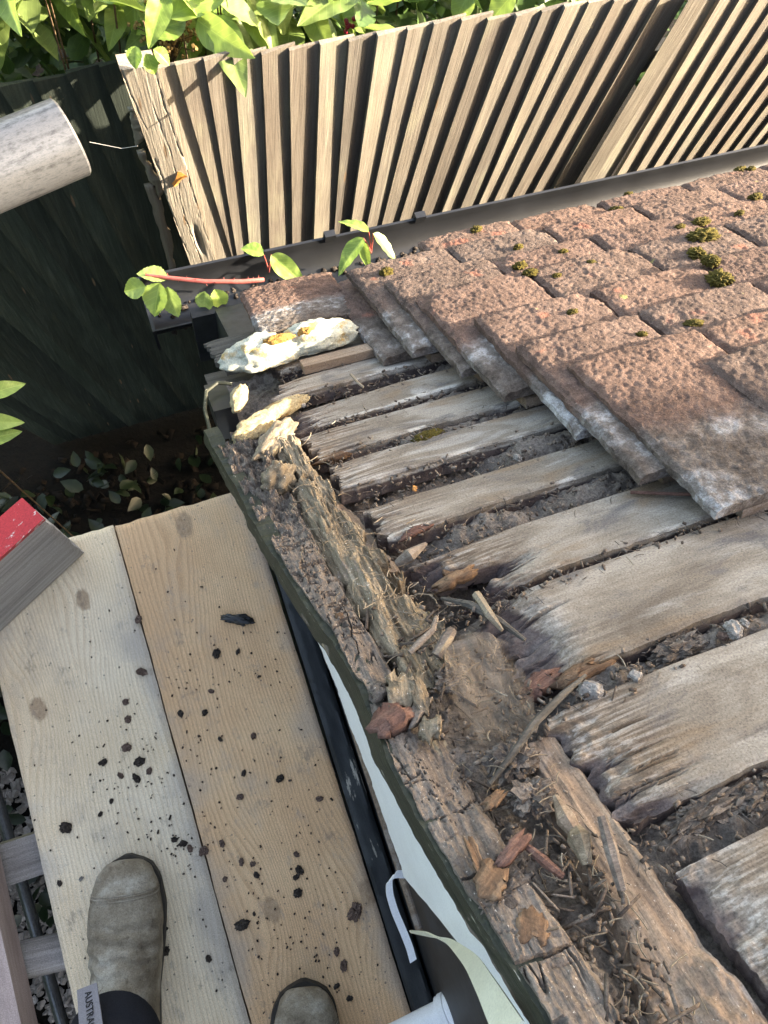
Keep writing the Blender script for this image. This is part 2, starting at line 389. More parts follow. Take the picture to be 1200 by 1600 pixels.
def mk_plank(name, base, light, dark, grey, knots, seed, stripe=95.0):
    """softwood plank; local x along the grain, y across; knots = (x, y, radius)"""
    t = NT(name)
    P = t.tc.outputs["Object"]; xyz = t.sep(P)
    wob = t.noise(t.vmath('MULTIPLY', t.vmath('ADD', P, (seed, seed * 1.7, 0)), (2.2, 6.0, 1)), 1.0, 3, 0.5)
    ring = t.math('ADD', xyz[1], t.math('MULTIPLY', t.math('SUBTRACT', wob, 0.5), 0.06))
    kmask = None
    for (kx, ky, kr) in knots:
        d = t.vmath('LENGTH', t.vmath('MULTIPLY', t.vmath('SUBTRACT', P, (kx, ky, 0)), (0.30, 1, 0)))
        bumpf = t.math('MULTIPLY', t.math('EXPONENT', t.math('MULTIPLY', t.math('POWER', t.math('DIVIDE', d, kr * 1.7), 2), -1)), kr * 1.5)
        ring = t.math('ADD', ring, bumpf)
        dk = t.vmath('LENGTH', t.vmath('MULTIPLY', t.vmath('SUBTRACT', P, (kx, ky, 0)), (0.62, 1, 0)))
        dk = t.math('ADD', dk, t.math('MULTIPLY', t.math('SUBTRACT', t.noise(P, 55, 3, .6), .5), kr * .55))
        mk = t.step(dk, kr * 0.66, kr * 0.40)
        kmask = mk if kmask is None else t.math('MAXIMUM', kmask, mk)
    s = t.math('FRACT', t.math('MULTIPLY', ring, stripe))
    late = t.math('MULTIPLY', t.step(s, 0.30, 0.92), t.step(s, 1.0, 0.93))
    g = t.noise(t.vmath('MULTIPLY', P, (10, 500, 500)), 1.0, 4, 0.6)
    big = t.noise(t.vmath('ADD', P, (seed * 3.1, 0, 0)), 5.5, 5, 0.6); mid = t.noise(P, 26, 5, 0.65)
    col = t.mix(t.step(big, 0.35, 0.65), base, light)
    col = t.mix(t.math('MULTIPLY', late, t.math('MULTIPLY_ADD', mid, 0.7, 0.12)), col, dark)
    col = t.mix(0.25, col, t.ramp(g, [(0.3, (0.45, 0.45, 0.45)), (0.6, (1, 1, 1))]), 'MULTIPLY')
    # grey handling wear along the edges and in blotches
    ed = t.math('ADD', t.math('MULTIPLY', t.math('ABSOLUTE', xyz[1]), 8.2), t.math('MULTIPLY', t.math('SUBTRACT', big, 0.5), 1.5))
    col = t.mix(t.math('MULTIPLY', t.step(ed, 0.62, 1.08), 0.75), col, grey)
    col = t.mix(t.math('MULTIPLY', t.step(mid, 0.60, 0.78), 0.40), col, grey)
    col = t.mix(t.math('MULTIPLY', kmask, .75), col, t.ramp(t.noise(P, 120, 3, 0.6), [(0.3, (0.24, 0.145, 0.085)), (0.7, (0.44, 0.31, 0.20))]))
    dots = t.vor(P, 75.0); dn = t.noise(P, 60, 3, 0.6)
    col = t.mix(t.math('MULTIPLY', t.step(t.math('ADD', dots, t.math('MULTIPLY', dn, 0.25)), 0.235, 0.20), 0.7), col, (0.10, 0.085, 0.075))
    smear = t.noise(t.vmath('MULTIPLY', P, (16, 30, 1)), 1.0, 6, 0.7)
    col = t.mix(t.math('MULTIPLY', t.step(smear, 0.56, 0.74), 0.55), col, (0.27, 0.24, 0.215))
    scuff = t.noise(t.vmath('MULTIPLY', P, (5, 9, 1)), 1.0, 7, 0.72)
    col = t.mix(t.math('MULTIPLY', t.step(scuff, 0.52, 0.70), 0.38), col, (0.33, 0.29, 0.255))
    tread = t.noise(t.vmath('MULTIPLY', t.vmath('ADD', P, (seed, 0, 0)), (13, 20, 1)), 1.0, 8, 0.8)
    col = t.mix(t.math('MULTIPLY', t.step(tread, 0.57, 0.66), 0.5), col, (0.17, 0.14, 0.115))
    h = t.math('ADD', t.math('MULTIPLY', late, 0.5), t.math('MULTIPLY', g, 0.5))
    return t.done(col, 0.75, t.bump(h, 0.0003, 0.7), 0, 0.25)

def mk_leaf(name, a, b, trans=0.35, rough=0.45):
    t = NT(name)
    x, y, z = t.sep(t.tc.outputs["Object"])
    n = t.noise(t.co(), 30, 3, 0.6)
    col = t.mix(t.oi.outputs["Random"], a, b)
    col = t.mix(t.step(n, 0.45, 0.75), col, tuple(min(1, c * 1.35) for c in b))
    vein = t.math('PINGPONG', t.math('ADD', t.math('MULTIPLY', x, 70), t.math('MULTIPLY', t.math('ABSOLUTE', y), -70)), 0.5)
    vl = t.math('MAXIMUM', t.step(vein, 0.07, 0.0), t.step(t.math('ABSOLUTE', y), 0.0014, 0.0004))
    col = t.mix(t.math('MULTIPLY', vl, 0.35), col, tuple(min(1, c * 1.7) for c in b))
    t.setin(t.b.inputs["Base Color"], col); t.b.inputs["Roughness"].default_value = rough; t.b.inputs["Specular IOR Level"].default_value = 0.45
    t.l(t.bump(vl, 0.001, -0.6), t.b.inputs["Normal"])
    tr = t.n("ShaderNodeBsdfTranslucent"); t.l(col, tr.inputs[0])
    mx = t.n("ShaderNodeMixShader"); mx.inputs[0].default_value = trans
    t.l(t.b.outputs[0], mx.inputs[1]); t.l(tr.outputs[0], mx.inputs[2]); t.l(mx.outputs[0], t.out.inputs[0])
    return t.m
M['leaf'] = mk_leaf('bright green leaf', (0.13, 0.23, 0.04), (0.26, 0.36, 0.085))
M['leafpale'] = mk_leaf('pale green leaf', (0.15, 0.235, 0.06), (0.23, 0.31, 0.10))
M['leafdark'] = mk_leaf('dark green leaf', (0.030, 0.065, 0.018), (0.065, 0.125, 0.03), 0.2)
M['leafdry'] = mk_leaf('dry orange leaf', (0.45, 0.19, 0.05), (0.60, 0.28, 0.08), 0.3, 0.7)
M['litter'] = granular('shade darkened brown litter', [(0.3, (0.005, 0.004, 0.003)), (0.6, (0.012, 0.009, 0.006)), (0.75, (0.026, 0.018, 0.012))], 40, 0.001)  # near black: shade at the fence foot is put into the colour
M['ivy'] = mk_leaf('shade darkened ivy leaf', (0.004, 0.009, 0.0035), (0.010, 0.022, 0.008), 0.1)  # leaf green taken down to carry the deep shade of the yard
M['moss'] = granular('yellow green moss', [(0.30, (0.035, 0.028, 0.008)), (0.5, (0.125, 0.100, 0.022)), (0.7, (0.25, 0.215, 0.055))], 520, 0.004)
M['foam'] = granular('pale expanding foam', [(0.3, (0.34, 0.33, 0.26)), (0.46, (0.46, 0.47, 0.385)), (0.7, (0.54, 0.56, 0.47))], 260, 0.002, 0.9, patch=((0.42, 0.30, 0.13), 34, 0.55, 0.66))
M['foamold'] = granular('yellowed expanding foam', [(0.3, (0.24, 0.18, 0.10)), (0.5, (0.42, 0.35, 0.21)), (0.7, (0.60, 0.55, 0.40))], 240, 0.003, 0.9, patch=((0.28, 0.17, 0.07), 40, 0.56, 0.64))
M['foamcrust'] = granular('orange foam crust', [(0.3, (0.22, 0.11, 0.03)), (0.6, (0.42, 0.25, 0.08))], 220, 0.003)
M['gravel'] = granular('grey gravel', [(0.3, (0.08, 0.075, 0.07)), (0.5, (0.22, 0.20, 0.18)), (0.75, (0.42, 0.40, 0.38))], 60, 0.001)
M['stem'] = plain('red bramble stem', (0.36, 0.085, 0.07), 0.5, 0.3, 60, 0.0004)
M['twig'] = plain('brown stem', (0.12, 0.075, 0.04), 0.8, 0.3, 60, 0.0004)
M['berry'] = plain('red berry', (0.30, 0.02, 0.04), 0.35, 0.3, 60)
M['flower'] = plain('dried brown flower', (0.30, 0.19, 0.07), 0.9, 0.4, 200)

def mk_galv():
    t = NT('galvanised scaffold tube')
    a = t.noise(t.co((7, 150, 150)), 1.0, 6, 0.7); b = t.noise(t.co((160, 300, 300)), 1.0, 4, 0.8)
    col = t.ramp(t.math('ADD', t.math('MULTIPLY', a, 0.6), t.math('MULTIPLY', b, 0.4)), [(0.36, (0.035, 0.036, 0.038)), (0.45, (0.11, 0.113, 0.117)), (0.55, (0.19, 0.195, 0.20)), (0.66, (0.07, 0.07, 0.07))])
    return t.done(col, 0.36, t.bump(b, 0.0002, 0.4), 0.6, 0.5, 0.08)
M['galv'] = mk_galv()
def mk_boot():
    t = NT('worn grey brown suede leather')
    a = t.noise(t.co(), 17, 5, 0.65); b = t.noise(t.co(), 220, 4, 0.7); c = t.noise(t.co((1, 1, 1)), 45, 4, 0.6, 1.5)
    col = t.ramp(a, [(0.32, (0.17, 0.130, 0.088)), (0.5, (0.31, 0.258, 0.19)), (0.62, (0.46, 0.41, 0.33))])
    col = t.mix(t.math('MULTIPLY', t.step(c, 0.58, 0.72), 0.6), col, (0.09, 0.065, 0.045))
    col = t.mix(0.4, col, t.ramp(b, [(0.3, (0.5, 0.5, 0.5)), (0.65, (1, 1, 1))]), 'MULTIPLY')
    return t.done(col, 0.85, t.bump(t.math('ADD', b, t.math('MULTIPLY', c, 2)), 0.0012, 0.8), 0, 0.2)
M['boot'] = mk_boot()
M['sole'] = plain('dark rubber sole', (0.045, 0.038, 0.03), 0.8, 0.4, 60, 0.0005)
M['tan'] = plain('tan lining leather', (0.26, 0.20, 0.13), 0.8, 0.2, 120, 0.0004)
M['tab'] = plain('woven grey pull tab', (0.26, 0.24, 0.25), 0.9, 0.2, 700, 0.0004)
M['ink'] = plain('black print', (0.02, 0.02, 0.02), 0.8, 0.1, 50)
def mk_red():
    t = NT('flaking red paint')
    n = t.noise(t.co((40, 90, 90)), 1.0, 5, 0.65)
    col = t.mix(t.step(n, 0.58, 0.62), (0.42, 0.03, 0.035), (0.55, 0.50, 0.47))
    return t.done(col, 0.55, t.bump(n, 0.001, 0.7), 0, 0.4)
M['redpaint'] = mk_red()
M['greyplank'] = wood('grey weathered plank', [(0.28, (0.20, 0.188, 0.18)), (0.5, (0.36, 0.342, 0.33)), (0.75, (0.52, 0.50, 0.48))], 120, 4, 0.0010)
M['pinkwood'] = wood('pinkish dusty timber', [(0.28, (0.34, 0.25, 0.23)), (0.5, (0.46, 0.36, 0.335)), (0.75, (0.55, 0.45, 0.42))], 40, 8, 0.0006, speck=((0.16, 0.11, 0.10), 260, 0.70))
M['mortar'] = granular('black mortar crumb', [(0.35, (0.018, 0.014, 0.012)), (0.6, (0.065, 0.052, 0.043)), (0.75, (0.15, 0.125, 0.105))], 300, 0.002)
M['brownclod'] = granular('brown tile crumb', [(0.35, (0.07, 0.045, 0.036)), (0.6, (0.17, 0.115, 0.09)), (0.75, (0.28, 0.22, 0.18))], 240, 0.002)
M['soil'] = granular('shade darkened soil', [(0.35, (0.005, 0.0045, 0.0035)), (0.6, (0.013, 0.0105, 0.008)), (0.8, (0.026, 0.021, 0.016))], 40, 0.01)  # shade of the enclosed yard is painted into the soil colour
def mk_web():
    t = NT('dusty cobweb silk')
    n = t.noise(t.co((60, 14, 60)), 1.0, 6, 0.75, 1.0); n2 = t.noise(t.co(), 28, 4, 0.6)
    col = t.ramp(n, [(0.3, (0.10, 0.076, 0.054)), (0.6, (0.21, 0.172, 0.132)), (0.8, (0.36, 0.32, 0.27))])
    t.setin(t.b.inputs["Base Color"], col); t.b.inputs["Roughness"].default_value = 0.9
    gx_, gy_, _z = t.sep(t.tc.outputs['Generated'])
    n3 = t.noise(t.co((420, 60, 420)), 1.0, 3, .6)
    ex_ = t.math('MINIMUM', t.math('PINGPONG', gx_, .5), t.math('PINGPONG', gy_, .5))
    edge = t.step(t.math('ADD', ex_, t.math('MULTIPLY', t.math('SUBTRACT', n2, .5), .5)), .02, .22)
    al = t.math('MULTIPLY', edge, t.ramp(t.math('ADD', t.math('MULTIPLY', n, .5), t.math('MULTIPLY', n3, .5)), [(0.35, (0.10,) * 3), (0.62, (0.66,) * 3)]))
    t.l(al, t.b.inputs["Alpha"]); return t.m
M['web'] = mk_web()
M['silk'] = plain('pale silk', (0.6, 0.58, 0.54), 0.6, 0.1, 20)
M['brick'] = plain('house brick wall', (0.30, 0.17, 0.12), 0.9, 0.25, 6, 0.002)

# ================================================================== SETTING: ground
gx = np.linspace(-30, 30, 161)[:, None] + np.zeros((1, 161)); gy = np.zeros((161, 1)) + np.linspace(-30, 30, 161)[None, :]
near = np.exp(-(gx ** 2 + gy ** 2) / 60)
gz = GZ + 0.03 * fbm(gx * 0.7, gy * 0.7, seed=3) * near
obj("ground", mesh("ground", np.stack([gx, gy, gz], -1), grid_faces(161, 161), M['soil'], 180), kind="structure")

# gravel under the scaffold
def rocks(n, place, size, seed, squash=0.6):
    """one mesh of n small faceted stones"""
    g = np.random.default_rng(seed); V = []; F = []
    b = np.array([(1, 0, 0), (-1, 0, 0), (0, 1, 0), (0, -1, 0), (0, 0, 1), (0, 0, -1), (.6, .6, .5), (-.6, .6, -.4), (.6, -.6, -.4), (-.6, -.6, .5)])
    f = [(0, 6, 4), (6, 2, 4), (0, 2, 6), (2, 7, 4), (7, 1, 4), (2, 1, 7) , (1, 9, 4), (9, 3, 4), (1, 3, 9), (3, 8, 4), (8, 0, 4), (3, 0, 8), (0, 5, 2), (2, 5, 1), (1, 5, 3), (3, 5, 0)]
    f = np.array(f)
    for k in range(n):
        p, sc_ = place(g); s_ = size(g) * sc_
        v = b * (1 + g.normal(0, .16, b.shape)) * s_ * np.array([1, g.uniform(.55, 1), squash * g.uniform(.7, 1.2)])
        a = g.uniform(0, 6.28); ca, sa = math.cos(a), math.sin(a)
        v = np.stack([v[:, 0] * ca - v[:, 1] * sa, v[:, 0] * sa + v[:, 1] * ca, v[:, 2]], 1)
        F.append(f + 10 * k); V.append(v + p)
    return np.concatenate(V), np.concatenate(F)
def gplace(g):
    while True:
        x, y = g.uniform(-1.35, -0.25), g.uniform(-1.1, 0.15)
        if fbm(x * 2.2, y * 2.2, seed=8) > -0.35: return np.array([x, y, GZ + 0.012 + g.uniform(0, .012)]), 1.0
V_, F_ = rocks(2600, gplace, lambda g: g.uniform(.012, .026), 11)
obj("gravel", mesh("gravel", V_, F_, M['gravel'], 40), label="loose grey gravel on the ground below the scaffold boards", category="gravel", kind="stuff")

def chiprow(n, place, size, seed, thick=0.25):
    """one mesh of n flat splintery chips, place(g) -> position, frame rotation"""
    g = np.random.default_rng(seed); V = []; F = []
    q = np.array([(0, 1, 3, 2), (4, 6, 7, 5), (0, 4, 5, 1), (2, 3, 7, 6), (0, 2, 6, 4), (1, 5, 7, 3)])
    c = np.array([(x, y, z) for x in (-1, 1) for y in (-1, 1) for z in (-1, 1)], float) * 0.5
    for k in range(n):
        p, rot = place(g); l, w_ = size(g)
        v = c * (1 + g.normal(0, .14, c.shape)) * np.array([l, w_, w_ * thick + 0.0012])
        e = Euler((g.normal(0, .45), g.normal(0, .45), g.uniform(0, 6.28))).to_matrix()
        v = v @ np.array(e).T
        if rot is not None: v = v @ rot.T
        V.append(v + p); F.append(q + 8 * k)
    return np.concatenate(V), np.concatenate(F)
# dead leaves and bits on the ground at the foot of the fence
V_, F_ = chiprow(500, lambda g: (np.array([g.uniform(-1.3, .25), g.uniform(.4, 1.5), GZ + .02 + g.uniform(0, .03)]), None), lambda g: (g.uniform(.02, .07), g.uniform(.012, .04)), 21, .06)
obj("leaf_litter", mesh("leaf_litter", V_, F_, M['litter']), label="shade darkened brown litter on the dark ground at the foot of the fence", category="leaf litter", kind="stuff")

# ================================================================== ADDED BUILDING, never in view: blocks sun from the near part of the roof
hx, hy = 3.0, -1.22
shade_house = empty("shade_house", (hx + 3, hy - 3.5, GZ), "added brick building, out of view behind the viewer, that shades the near roof", "shade_house")
def box_obj(name, lo, hi, mat, parent, **k):
    return obj(name, MB().box([(a + b) / 2 for a, b in zip(lo, hi)], [b - a for a, b in zip(lo, hi)]).me(name, mat, None), parent=parent, **k)
box_obj("wall", (hx, hy - 7, GZ), (hx + 3.6, hy, 4.6), M['brick'], shade_house)
mb = MB(); mb.add([(hx - .25, hy - 7.2, 4.6), (hx + 3.85, hy - 7.2, 4.6), (hx + 3.85, hy + .02, 4.6), (hx - .25, hy + .02, 4.6), (hx + 1.8, hy - 7.2, 6.2), (hx + 1.8, hy + .02, 6.2)],
                  [(0, 3, 2, 1), (0, 1, 4), (2, 3, 5), (3, 0, 4, 5), (1, 2, 5, 4)])
obj("roof", mb.me("roof", M['tile'], None), parent=shade_house)
for k in range(3):
    wd = box_obj("window", (hx - .03, hy - 6.2 + k * 2.1, 0.3), (hx + .03, hy - 5.0 + k * 2.1, 1.6), M['whiteplastic'], shade_house)
    box_obj("pane", (hx - .036, hy - 6.1 + k * 2.1, 0.4), (hx - .031, hy - 5.1 + k * 2.1, 1.5), M['gutter'], wd)

# ================================================================== FENCES
VL = [((272, 100), (362, 405)), ((320, 80), (372, 405)), ((370, 75), (395, 405)), ((505, 60), (495, 380)), ((550, 50), (522, 370)), ((707, 37), (612, 352)), ((795, 30), (682, 330)),
      ((870, 25), (742, 320)), ((950, 25), (800, 310)), ((1050, 10), (885, 295)), ((1120, 15), (972, 272))]
lx, ll = [], []
for a, b in VL:
    A = at_y(*a, YF); B = at_y(*b, YF); lx.append(A[0]); ll.append((B[0] - A[0]) / (A[2] - B[2]))
def lean(x): return float(np.interp(x, lx, ll))
fence = empty("board_fence", (1.2, YF, GZ), "sunlit weathered vertical board fence running behind the tiled roof and gutter", "fence")
ZT = at_y(495, 60, YF)[2]
def slat(name, xl, ztop, y0, wd, step, ln, mat, parent, thin=0.006, seed=0, zb=GZ + .02):
    nz = 14; zz = np.linspace(zb, ztop, nz)
    g = np.random.default_rng(seed); wv = .002 * np.sin(zz * g.uniform(2, 5) + g.uniform(0, 6)); cut = g.uniform(-.006, .006)
    V = []; F = []
    for i, z in enumerate(zz):
        dx = (ztop - z) * ln + wv[i]
        t = 1 if i == nz - 1 else 0
        for (a, yy, c) in ((0, -step, 0), (wd, -thin, cut), (wd, 0.0, cut), (0, -thin, 0)):
            V.append((a + dx, yy + wv[i] * .6, z - ztop + t * c))
    for i in range(nz - 1):
        for j in range(4):
            F.append((i * 4 + j, i * 4 + (j + 1) % 4, (i + 1) * 4 + (j + 1) % 4, (i + 1) * 4 + j))
    F += [(3, 2, 1, 0), tuple((nz - 1) * 4 + j for j in range(4))]
    me = mesh(name, V, F, mat); me.shade_flat()
    return obj(name, me, Matrix.Translation(Vector((xl, y0, ztop))), parent)
tops = [272.5, 315, 360, 405, 450, 495, 542, 585, 630, 670, 712.5, 755, 797.5, 835, 870, 905, 945, 982.5, 1017.5]
xs = [at_y(t, 95 - (t - 272) * .115, YF)[0] for t in tops]
step_ = 0.0705
xr = [xs[0] - .052] + list(xs) + [xs[-1] + .134 + k * step_ for k in range(16)]
for k, x in enumerate(xr):
    zt = ZT + random.uniform(-.006, .006) - .012 * (x > 1.4)
    wd = (xr[k + 1] - x if k + 1 < len(xr) else step_) + .014
    if k == len(xs): wd = .10
    slat("slat", x, zt, YF, wd, random.uniform(.0165, .021), lean(x), M['fence'], fence, seed=k)
px_ = xs[-1] + .075                                   # the brown intermediate post
slat("fence_post", px_, ZT - .004, YF - .004, .062, .034, lean(px_), M['fence'], fence, thin=.032, seed=77)
def rail(name, x0, x1, z, y, parent, mat):
    return obj(name, MB().box(((x0 + x1) / 2, y, z), (x1 - x0, .04, .075)).me(name, mat, None), parent=parent)
rail("rail", .22, 2.6, ZT - .25, YF + .024, fence, M['fence']); rail("rail", .22, 2.6, ZT - 1.3, YF + .024, fence, M['fence'])
# big leaning post with open cracks
PT0, PT1 = at_y(188, 110, YF - .03), at_y(244, 101, YF - .03); PB0, PB1 = at_y(283, 432, YF - .03), at_y(358, 412, YF - .03)
ln = ((PB0[0] - PT0[0]) / (PT0[2] - PB0[2]) + (PB1[0] - PT1[0]) / (PT1[2] - PB1[2])) / 2
pw = PT1[0] - PT0[0]
zz = np.linspace(PT0[2], GZ, 420); aa = np.linspace(0, 1, 44)
A_, Z_ = np.meshgrid(aa, zz, indexing='ij')
wob = .30 * fbm(A_ * 2, Z_ * 5, seed=4) + .05 * fbm(A_ * 4, Z_ * 30, seed=14)
cr = 1 - np.abs(np.sin((A_ * 2.0 + 1.6 * wob) * math.pi)); cr = sst(.86, 1.0, cr) * sst(-.25, .35, fbm(A_ * 3, Z_ * 4, seed=5))
gr = fbm(A_ * 22 + wob * 6, Z_ * 6, seed=6)
hole = np.exp(-(((A_ - .62) / .09) ** 2 + ((Z_ - (PB0[2] + .16)) / .05) ** 2))
dep = .0045 * cr + .0006 * gr + .016 * hole
X_ = A_ * pw + (PT0[2] - Z_) * ln
top = np.stack([X_, -(.03) + dep, Z_ - GZ], -1); bot = np.stack([X_, .012 + 0 * X_, Z_ - GZ], -1)
# u=across (+x), v=down -> face normal = x cross -z = +y ; flip so the front faces the viewer
V_, F_ = shell(top[::-1], bot[::-1])
obj("fence_post", mesh("fence_post", V_, F_, M['post'], 50), Matrix.Translation(Vector((PT0[0], YF, GZ))), fence, label="big silvered leaning post with open cracks")

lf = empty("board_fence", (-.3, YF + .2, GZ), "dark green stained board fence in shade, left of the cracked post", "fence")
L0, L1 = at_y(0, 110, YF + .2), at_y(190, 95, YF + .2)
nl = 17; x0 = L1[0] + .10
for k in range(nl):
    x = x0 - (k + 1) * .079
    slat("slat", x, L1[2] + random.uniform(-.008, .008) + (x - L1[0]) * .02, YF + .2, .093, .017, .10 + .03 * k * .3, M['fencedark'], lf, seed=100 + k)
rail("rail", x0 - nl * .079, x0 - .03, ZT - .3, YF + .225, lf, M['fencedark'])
# split slat remnants standing beside the post
for k, (p0, p1, w_) in enumerate([((203, 172), (213, 228), .022), ((216, 240), (247, 312), .020), ((228, 292), (268, 432), .030)]):
    A = at_y(*p0, YF + .045); B = at_y(*p1, YF + .045)
    t_ = np.linspace(0, 1, 26); e0 = .006 * fbm(t_ * 9, 0 * t_, seed=30 + k, oct=3); e1 = w_ + .016 * fbm(t_ * 5, 0 * t_ + 3, seed=33 + k, oct=3)
    X_ = np.stack([A[0] + (B[0] - A[0]) * t_ + e0, A[0] + (B[0] - A[0]) * t_ + e1 * np.minimum(1, 6 * (1.02 - t_)) ], 0); Z_ = np.stack([A[2] + (B[2] - A[2]) * t_] * 2, 0)
    O = np.array([A[0], YF + .045, A[2]])
    top = np.stack([X_, YF + .045 + 0 * X_, Z_], -1) - O; bot = top + np.array([0, .012, 0])
    V_, F_ = shell(top[::-1], bot[::-1])
    obj("split_slat", mesh("split_slat", V_, F_, M['post']), Matrix.Translation(Vector(O)), lf, label="pale splintered slat remnant beside the post")

# ================================================================== GARAGE
garage = empty("garage", (1.2, -.4, GZ), "small garage with half stripped tiled roof, bare boards and a rotten verge", "garage")
WX = 0.112                                             # gable wall face
def roof_z(y, h=0.0): return CAM[2] + (DR + h) / math.cos(TH) - y * math.tan(TH)
def wall_poly(name, pts_yz, x0, x1, mat, parent):
    n = len(pts_yz); V = [(x0, y, z) for y, z in pts_yz] + [(x1, y, z) for y, z in pts_yz]
    F = [tuple(range(n)), tuple(range(2 * n - 1, n - 1, -1))] + [(i, i + n, (i + 1) % n + n, (i + 1) % n) for i in range(n)]
    bm = bmesh.new(); vs_ = [bm.verts.new(v) for v in V]
    for f in F: bm.faces.new([vs_[i] for i in f])
    bmesh.ops.recalc_face_normals(bm, faces=bm.faces[:]); me = bpy.data.meshes.new(name); bm.to_mesh(me); bm.free(); me.materials.append(mat)
    return obj(name, me, parent=parent)
ye = .70
wall_poly("gable_wall", [(-1.4, GZ), (ye, GZ), (ye, roof_z(ye, -.07)), (-1.0, roof_z(-1.0, -.07)), (-1.4, roof_z(-1.0, -.07) - .3)], WX, WX + .1, M['black'], garage)
box_obj("eave_wall", (WX + .1, ye - .1, GZ), (4.4, ye, roof_z(ye, -.09)), M['black'], garage)  # run on unseen past the gutter to block sun from the alley
# black horizontal rail beside the scaffold, and a thin brown rail behind it
nu, nv = 260, 8
U, Vv = np.meshgrid(np.linspace(-1.3, .32, nu), np.linspace(0, 1, nv), indexing='ij')
xa = .074 + .004 * U; 
hh = .010 + .0012 * fbm(U * 40, Vv * 6, seed=41) - .004 * (np.abs(Vv - .5) > .49)
top = np.stack([xa + .034 * (1 - Vv), U, hh], -1); bot = np.stack([xa + .034 * (1 - Vv), U, hh * 0 - .085], -1)
V_, F_ = shell(top, bot); 
def mk_blackworn():
    t = NT('worn black paint')
    n = t.noise(t.co((140, 16, 140)), 1.0, 5, 0.7); b = t.noise(t.co(), 9, 4, .6)
    col = t.mix(t.step(b, .35, .7), (0.014, 0.017, 0.019), (0.03, 0.035, 0.036))
    col = t.mix(t.step(t.math('MULTIPLY', n, b), 0.335, 0.36), col, (0.34, 0.32, 0.27))
    return t.done(col, .5, t.bump(n, .0008, .7), 0, .4)
M['blackworn'] = mk_blackworn()
obj("side_rail", mesh("side_rail", V_, F_, M['blackworn'], 40), parent=garage)
obj("trim_strip", MB().tube([(WX - .003, .12, .13), (WX - .004, -.1, .132), (WX - .003, -.35, .128)], .006, 8).me("trim_strip", M['rafter']), parent=garage)

# white painted sheet on the gable, torn at its near end
wp = [at_x(u, v, .098) for u, v in [(515, 1046), (545, 1128), (580, 1222), (610, 1308), (638, 1385), (655, 1432), (668, 1446), (700, 1462), (728, 1488)]]
yy = np.linspace(wp[0][1] + .05, wp[-1][1], 150)
py = [p[1] for p in wp][::-1]; pz = [p[2] for p in wp][::-1]
zb_ = np.interp(yy, py, pz); zb_[yy > wp[0][1]] = wp[0][2] - (yy[yy > wp[0][1]] - wp[0][1]) * .9
zb_ = zb_ + .0035 * fbm(yy * 60, 0 * yy, seed=50) + .012 * sst(wp[5][1], wp[8][1], yy) * fbm(yy * 120, 0 * yy, seed=51)
zt_ = np.array([roof_z(y, -.075) for y in yy])
k_ = np.linspace(0, 1, 26)[:, None]
Z_ = zb_[None, :] * (1 - k_) + zt_[None, :] * k_; Y_ = np.repeat(yy[None, :], 26, 0)
top = np.stack([.098 + .0012 * fbm(Y_ * 20, Z_ * 20, seed=52), Y_, Z_], -1); bot = top + np.array([.006, 0, 0])
V_, F_ = shell(top, bot); obj("white_sheet", mesh("white_sheet", V_, F_, M['whitepaint'], 40), parent=garage, label="white painted sheet with a torn edge")
def ribbon(name, pts, wid, n, mat, parent=None, mw=ID4, thick=.0016, **kw):
    """flat strip through 3D points; n = per-point side vectors"""
    P = np.array(pts, float); t0 = np.linspace(0, 1, len(P)); t1 = np.linspace(0, 1, len(P) * 8)
    def sm(a): 
        b = np.stack([np.interp(t1, t0, a[:, i]) for i in range(a.shape[1])], 1)
        for _ in range(6): b[1:-1] = (b[:-2] + 2 * b[1:-1] + b[2:]) / 4
        return b
    C = sm(P); S = sm(np.array(n, float)); W_ = np.interp(t1, t0, np.broadcast_to(wid, (len(P),)))
    T = np.gradient(C, axis=0); nn = np.cross(T, S); nn /= np.linalg.norm(nn, axis=1)[:, None]
    a = np.linspace(-.5, .5, 4)[None, :, None]
    top = C[:, None, :] + S[:, None, :] * a * W_[:, None, None]; bot = top - nn[:, None, :] * thick
    O = P[0]; V_, F_ = shell(top - O, bot - O)
    return obj(name, mesh(name, V_, F_, mat, 50), Matrix.Translation(Vector(O)) @ mw, parent, **kw)
fl = [at_x(u, v, xx) for u, v, xx in [(642, 1455, .088), (672, 1459, .086), (700, 1468, .082), (735, 1500, .074), (757, 1540, .070), (775, 1575, .068), (800, 1620, .066)]]
ribbon("peeled_film", fl, [.005, .012, .013, .014, .015, .018, .020], [(.1, -.3, 1), (.15, -.2, .9), (.3, .3, .8), (.6, .5, .5), (.7, .6, .3), (.7, .6, .3), (.7, .6, .3)], M['creamfilm'], garage, label="cream film peeling away from the torn white sheet")

# bargeboard -------------------------------------------------------
bt_px = [(318, 672), (330, 695), (362, 752), (400, 822), (447, 898), (482, 953), (520, 1003), (560, 1078), (585, 1138), (607, 1198), (657, 1288), (733, 1410), (850, 1597), (1000, 1850)]
bt = np.array([rp(*p) for p in bt_px])                 # x, s of the top outer edge
def barge_x(s): return np.interp(s, bt[::-1, 1], bt[::-1, 0])
su = np.linspace(.05, bt[0, 1], 520)
bx = barge_x(su) + .0015 * fbm(su * 40, 0 * su, seed=60)
hgt = np.interp(su, [.05, .2, .3, .42, .6, .76], [.045, .055, .055, .070, .048, .042])
vv = np.linspace(0, 1, 12)
Sx, Vx = np.meshgrid(su, vv, indexing='ij')
worn = .0018 * fbm(Sx * 130, 0 * Sx, seed=61, oct=3) * (1 - Vx) ** 4
Wp = np.array([roofw(b, s) for b, s in zip(bx, su)])
O = roofw(bx[0], su[0])
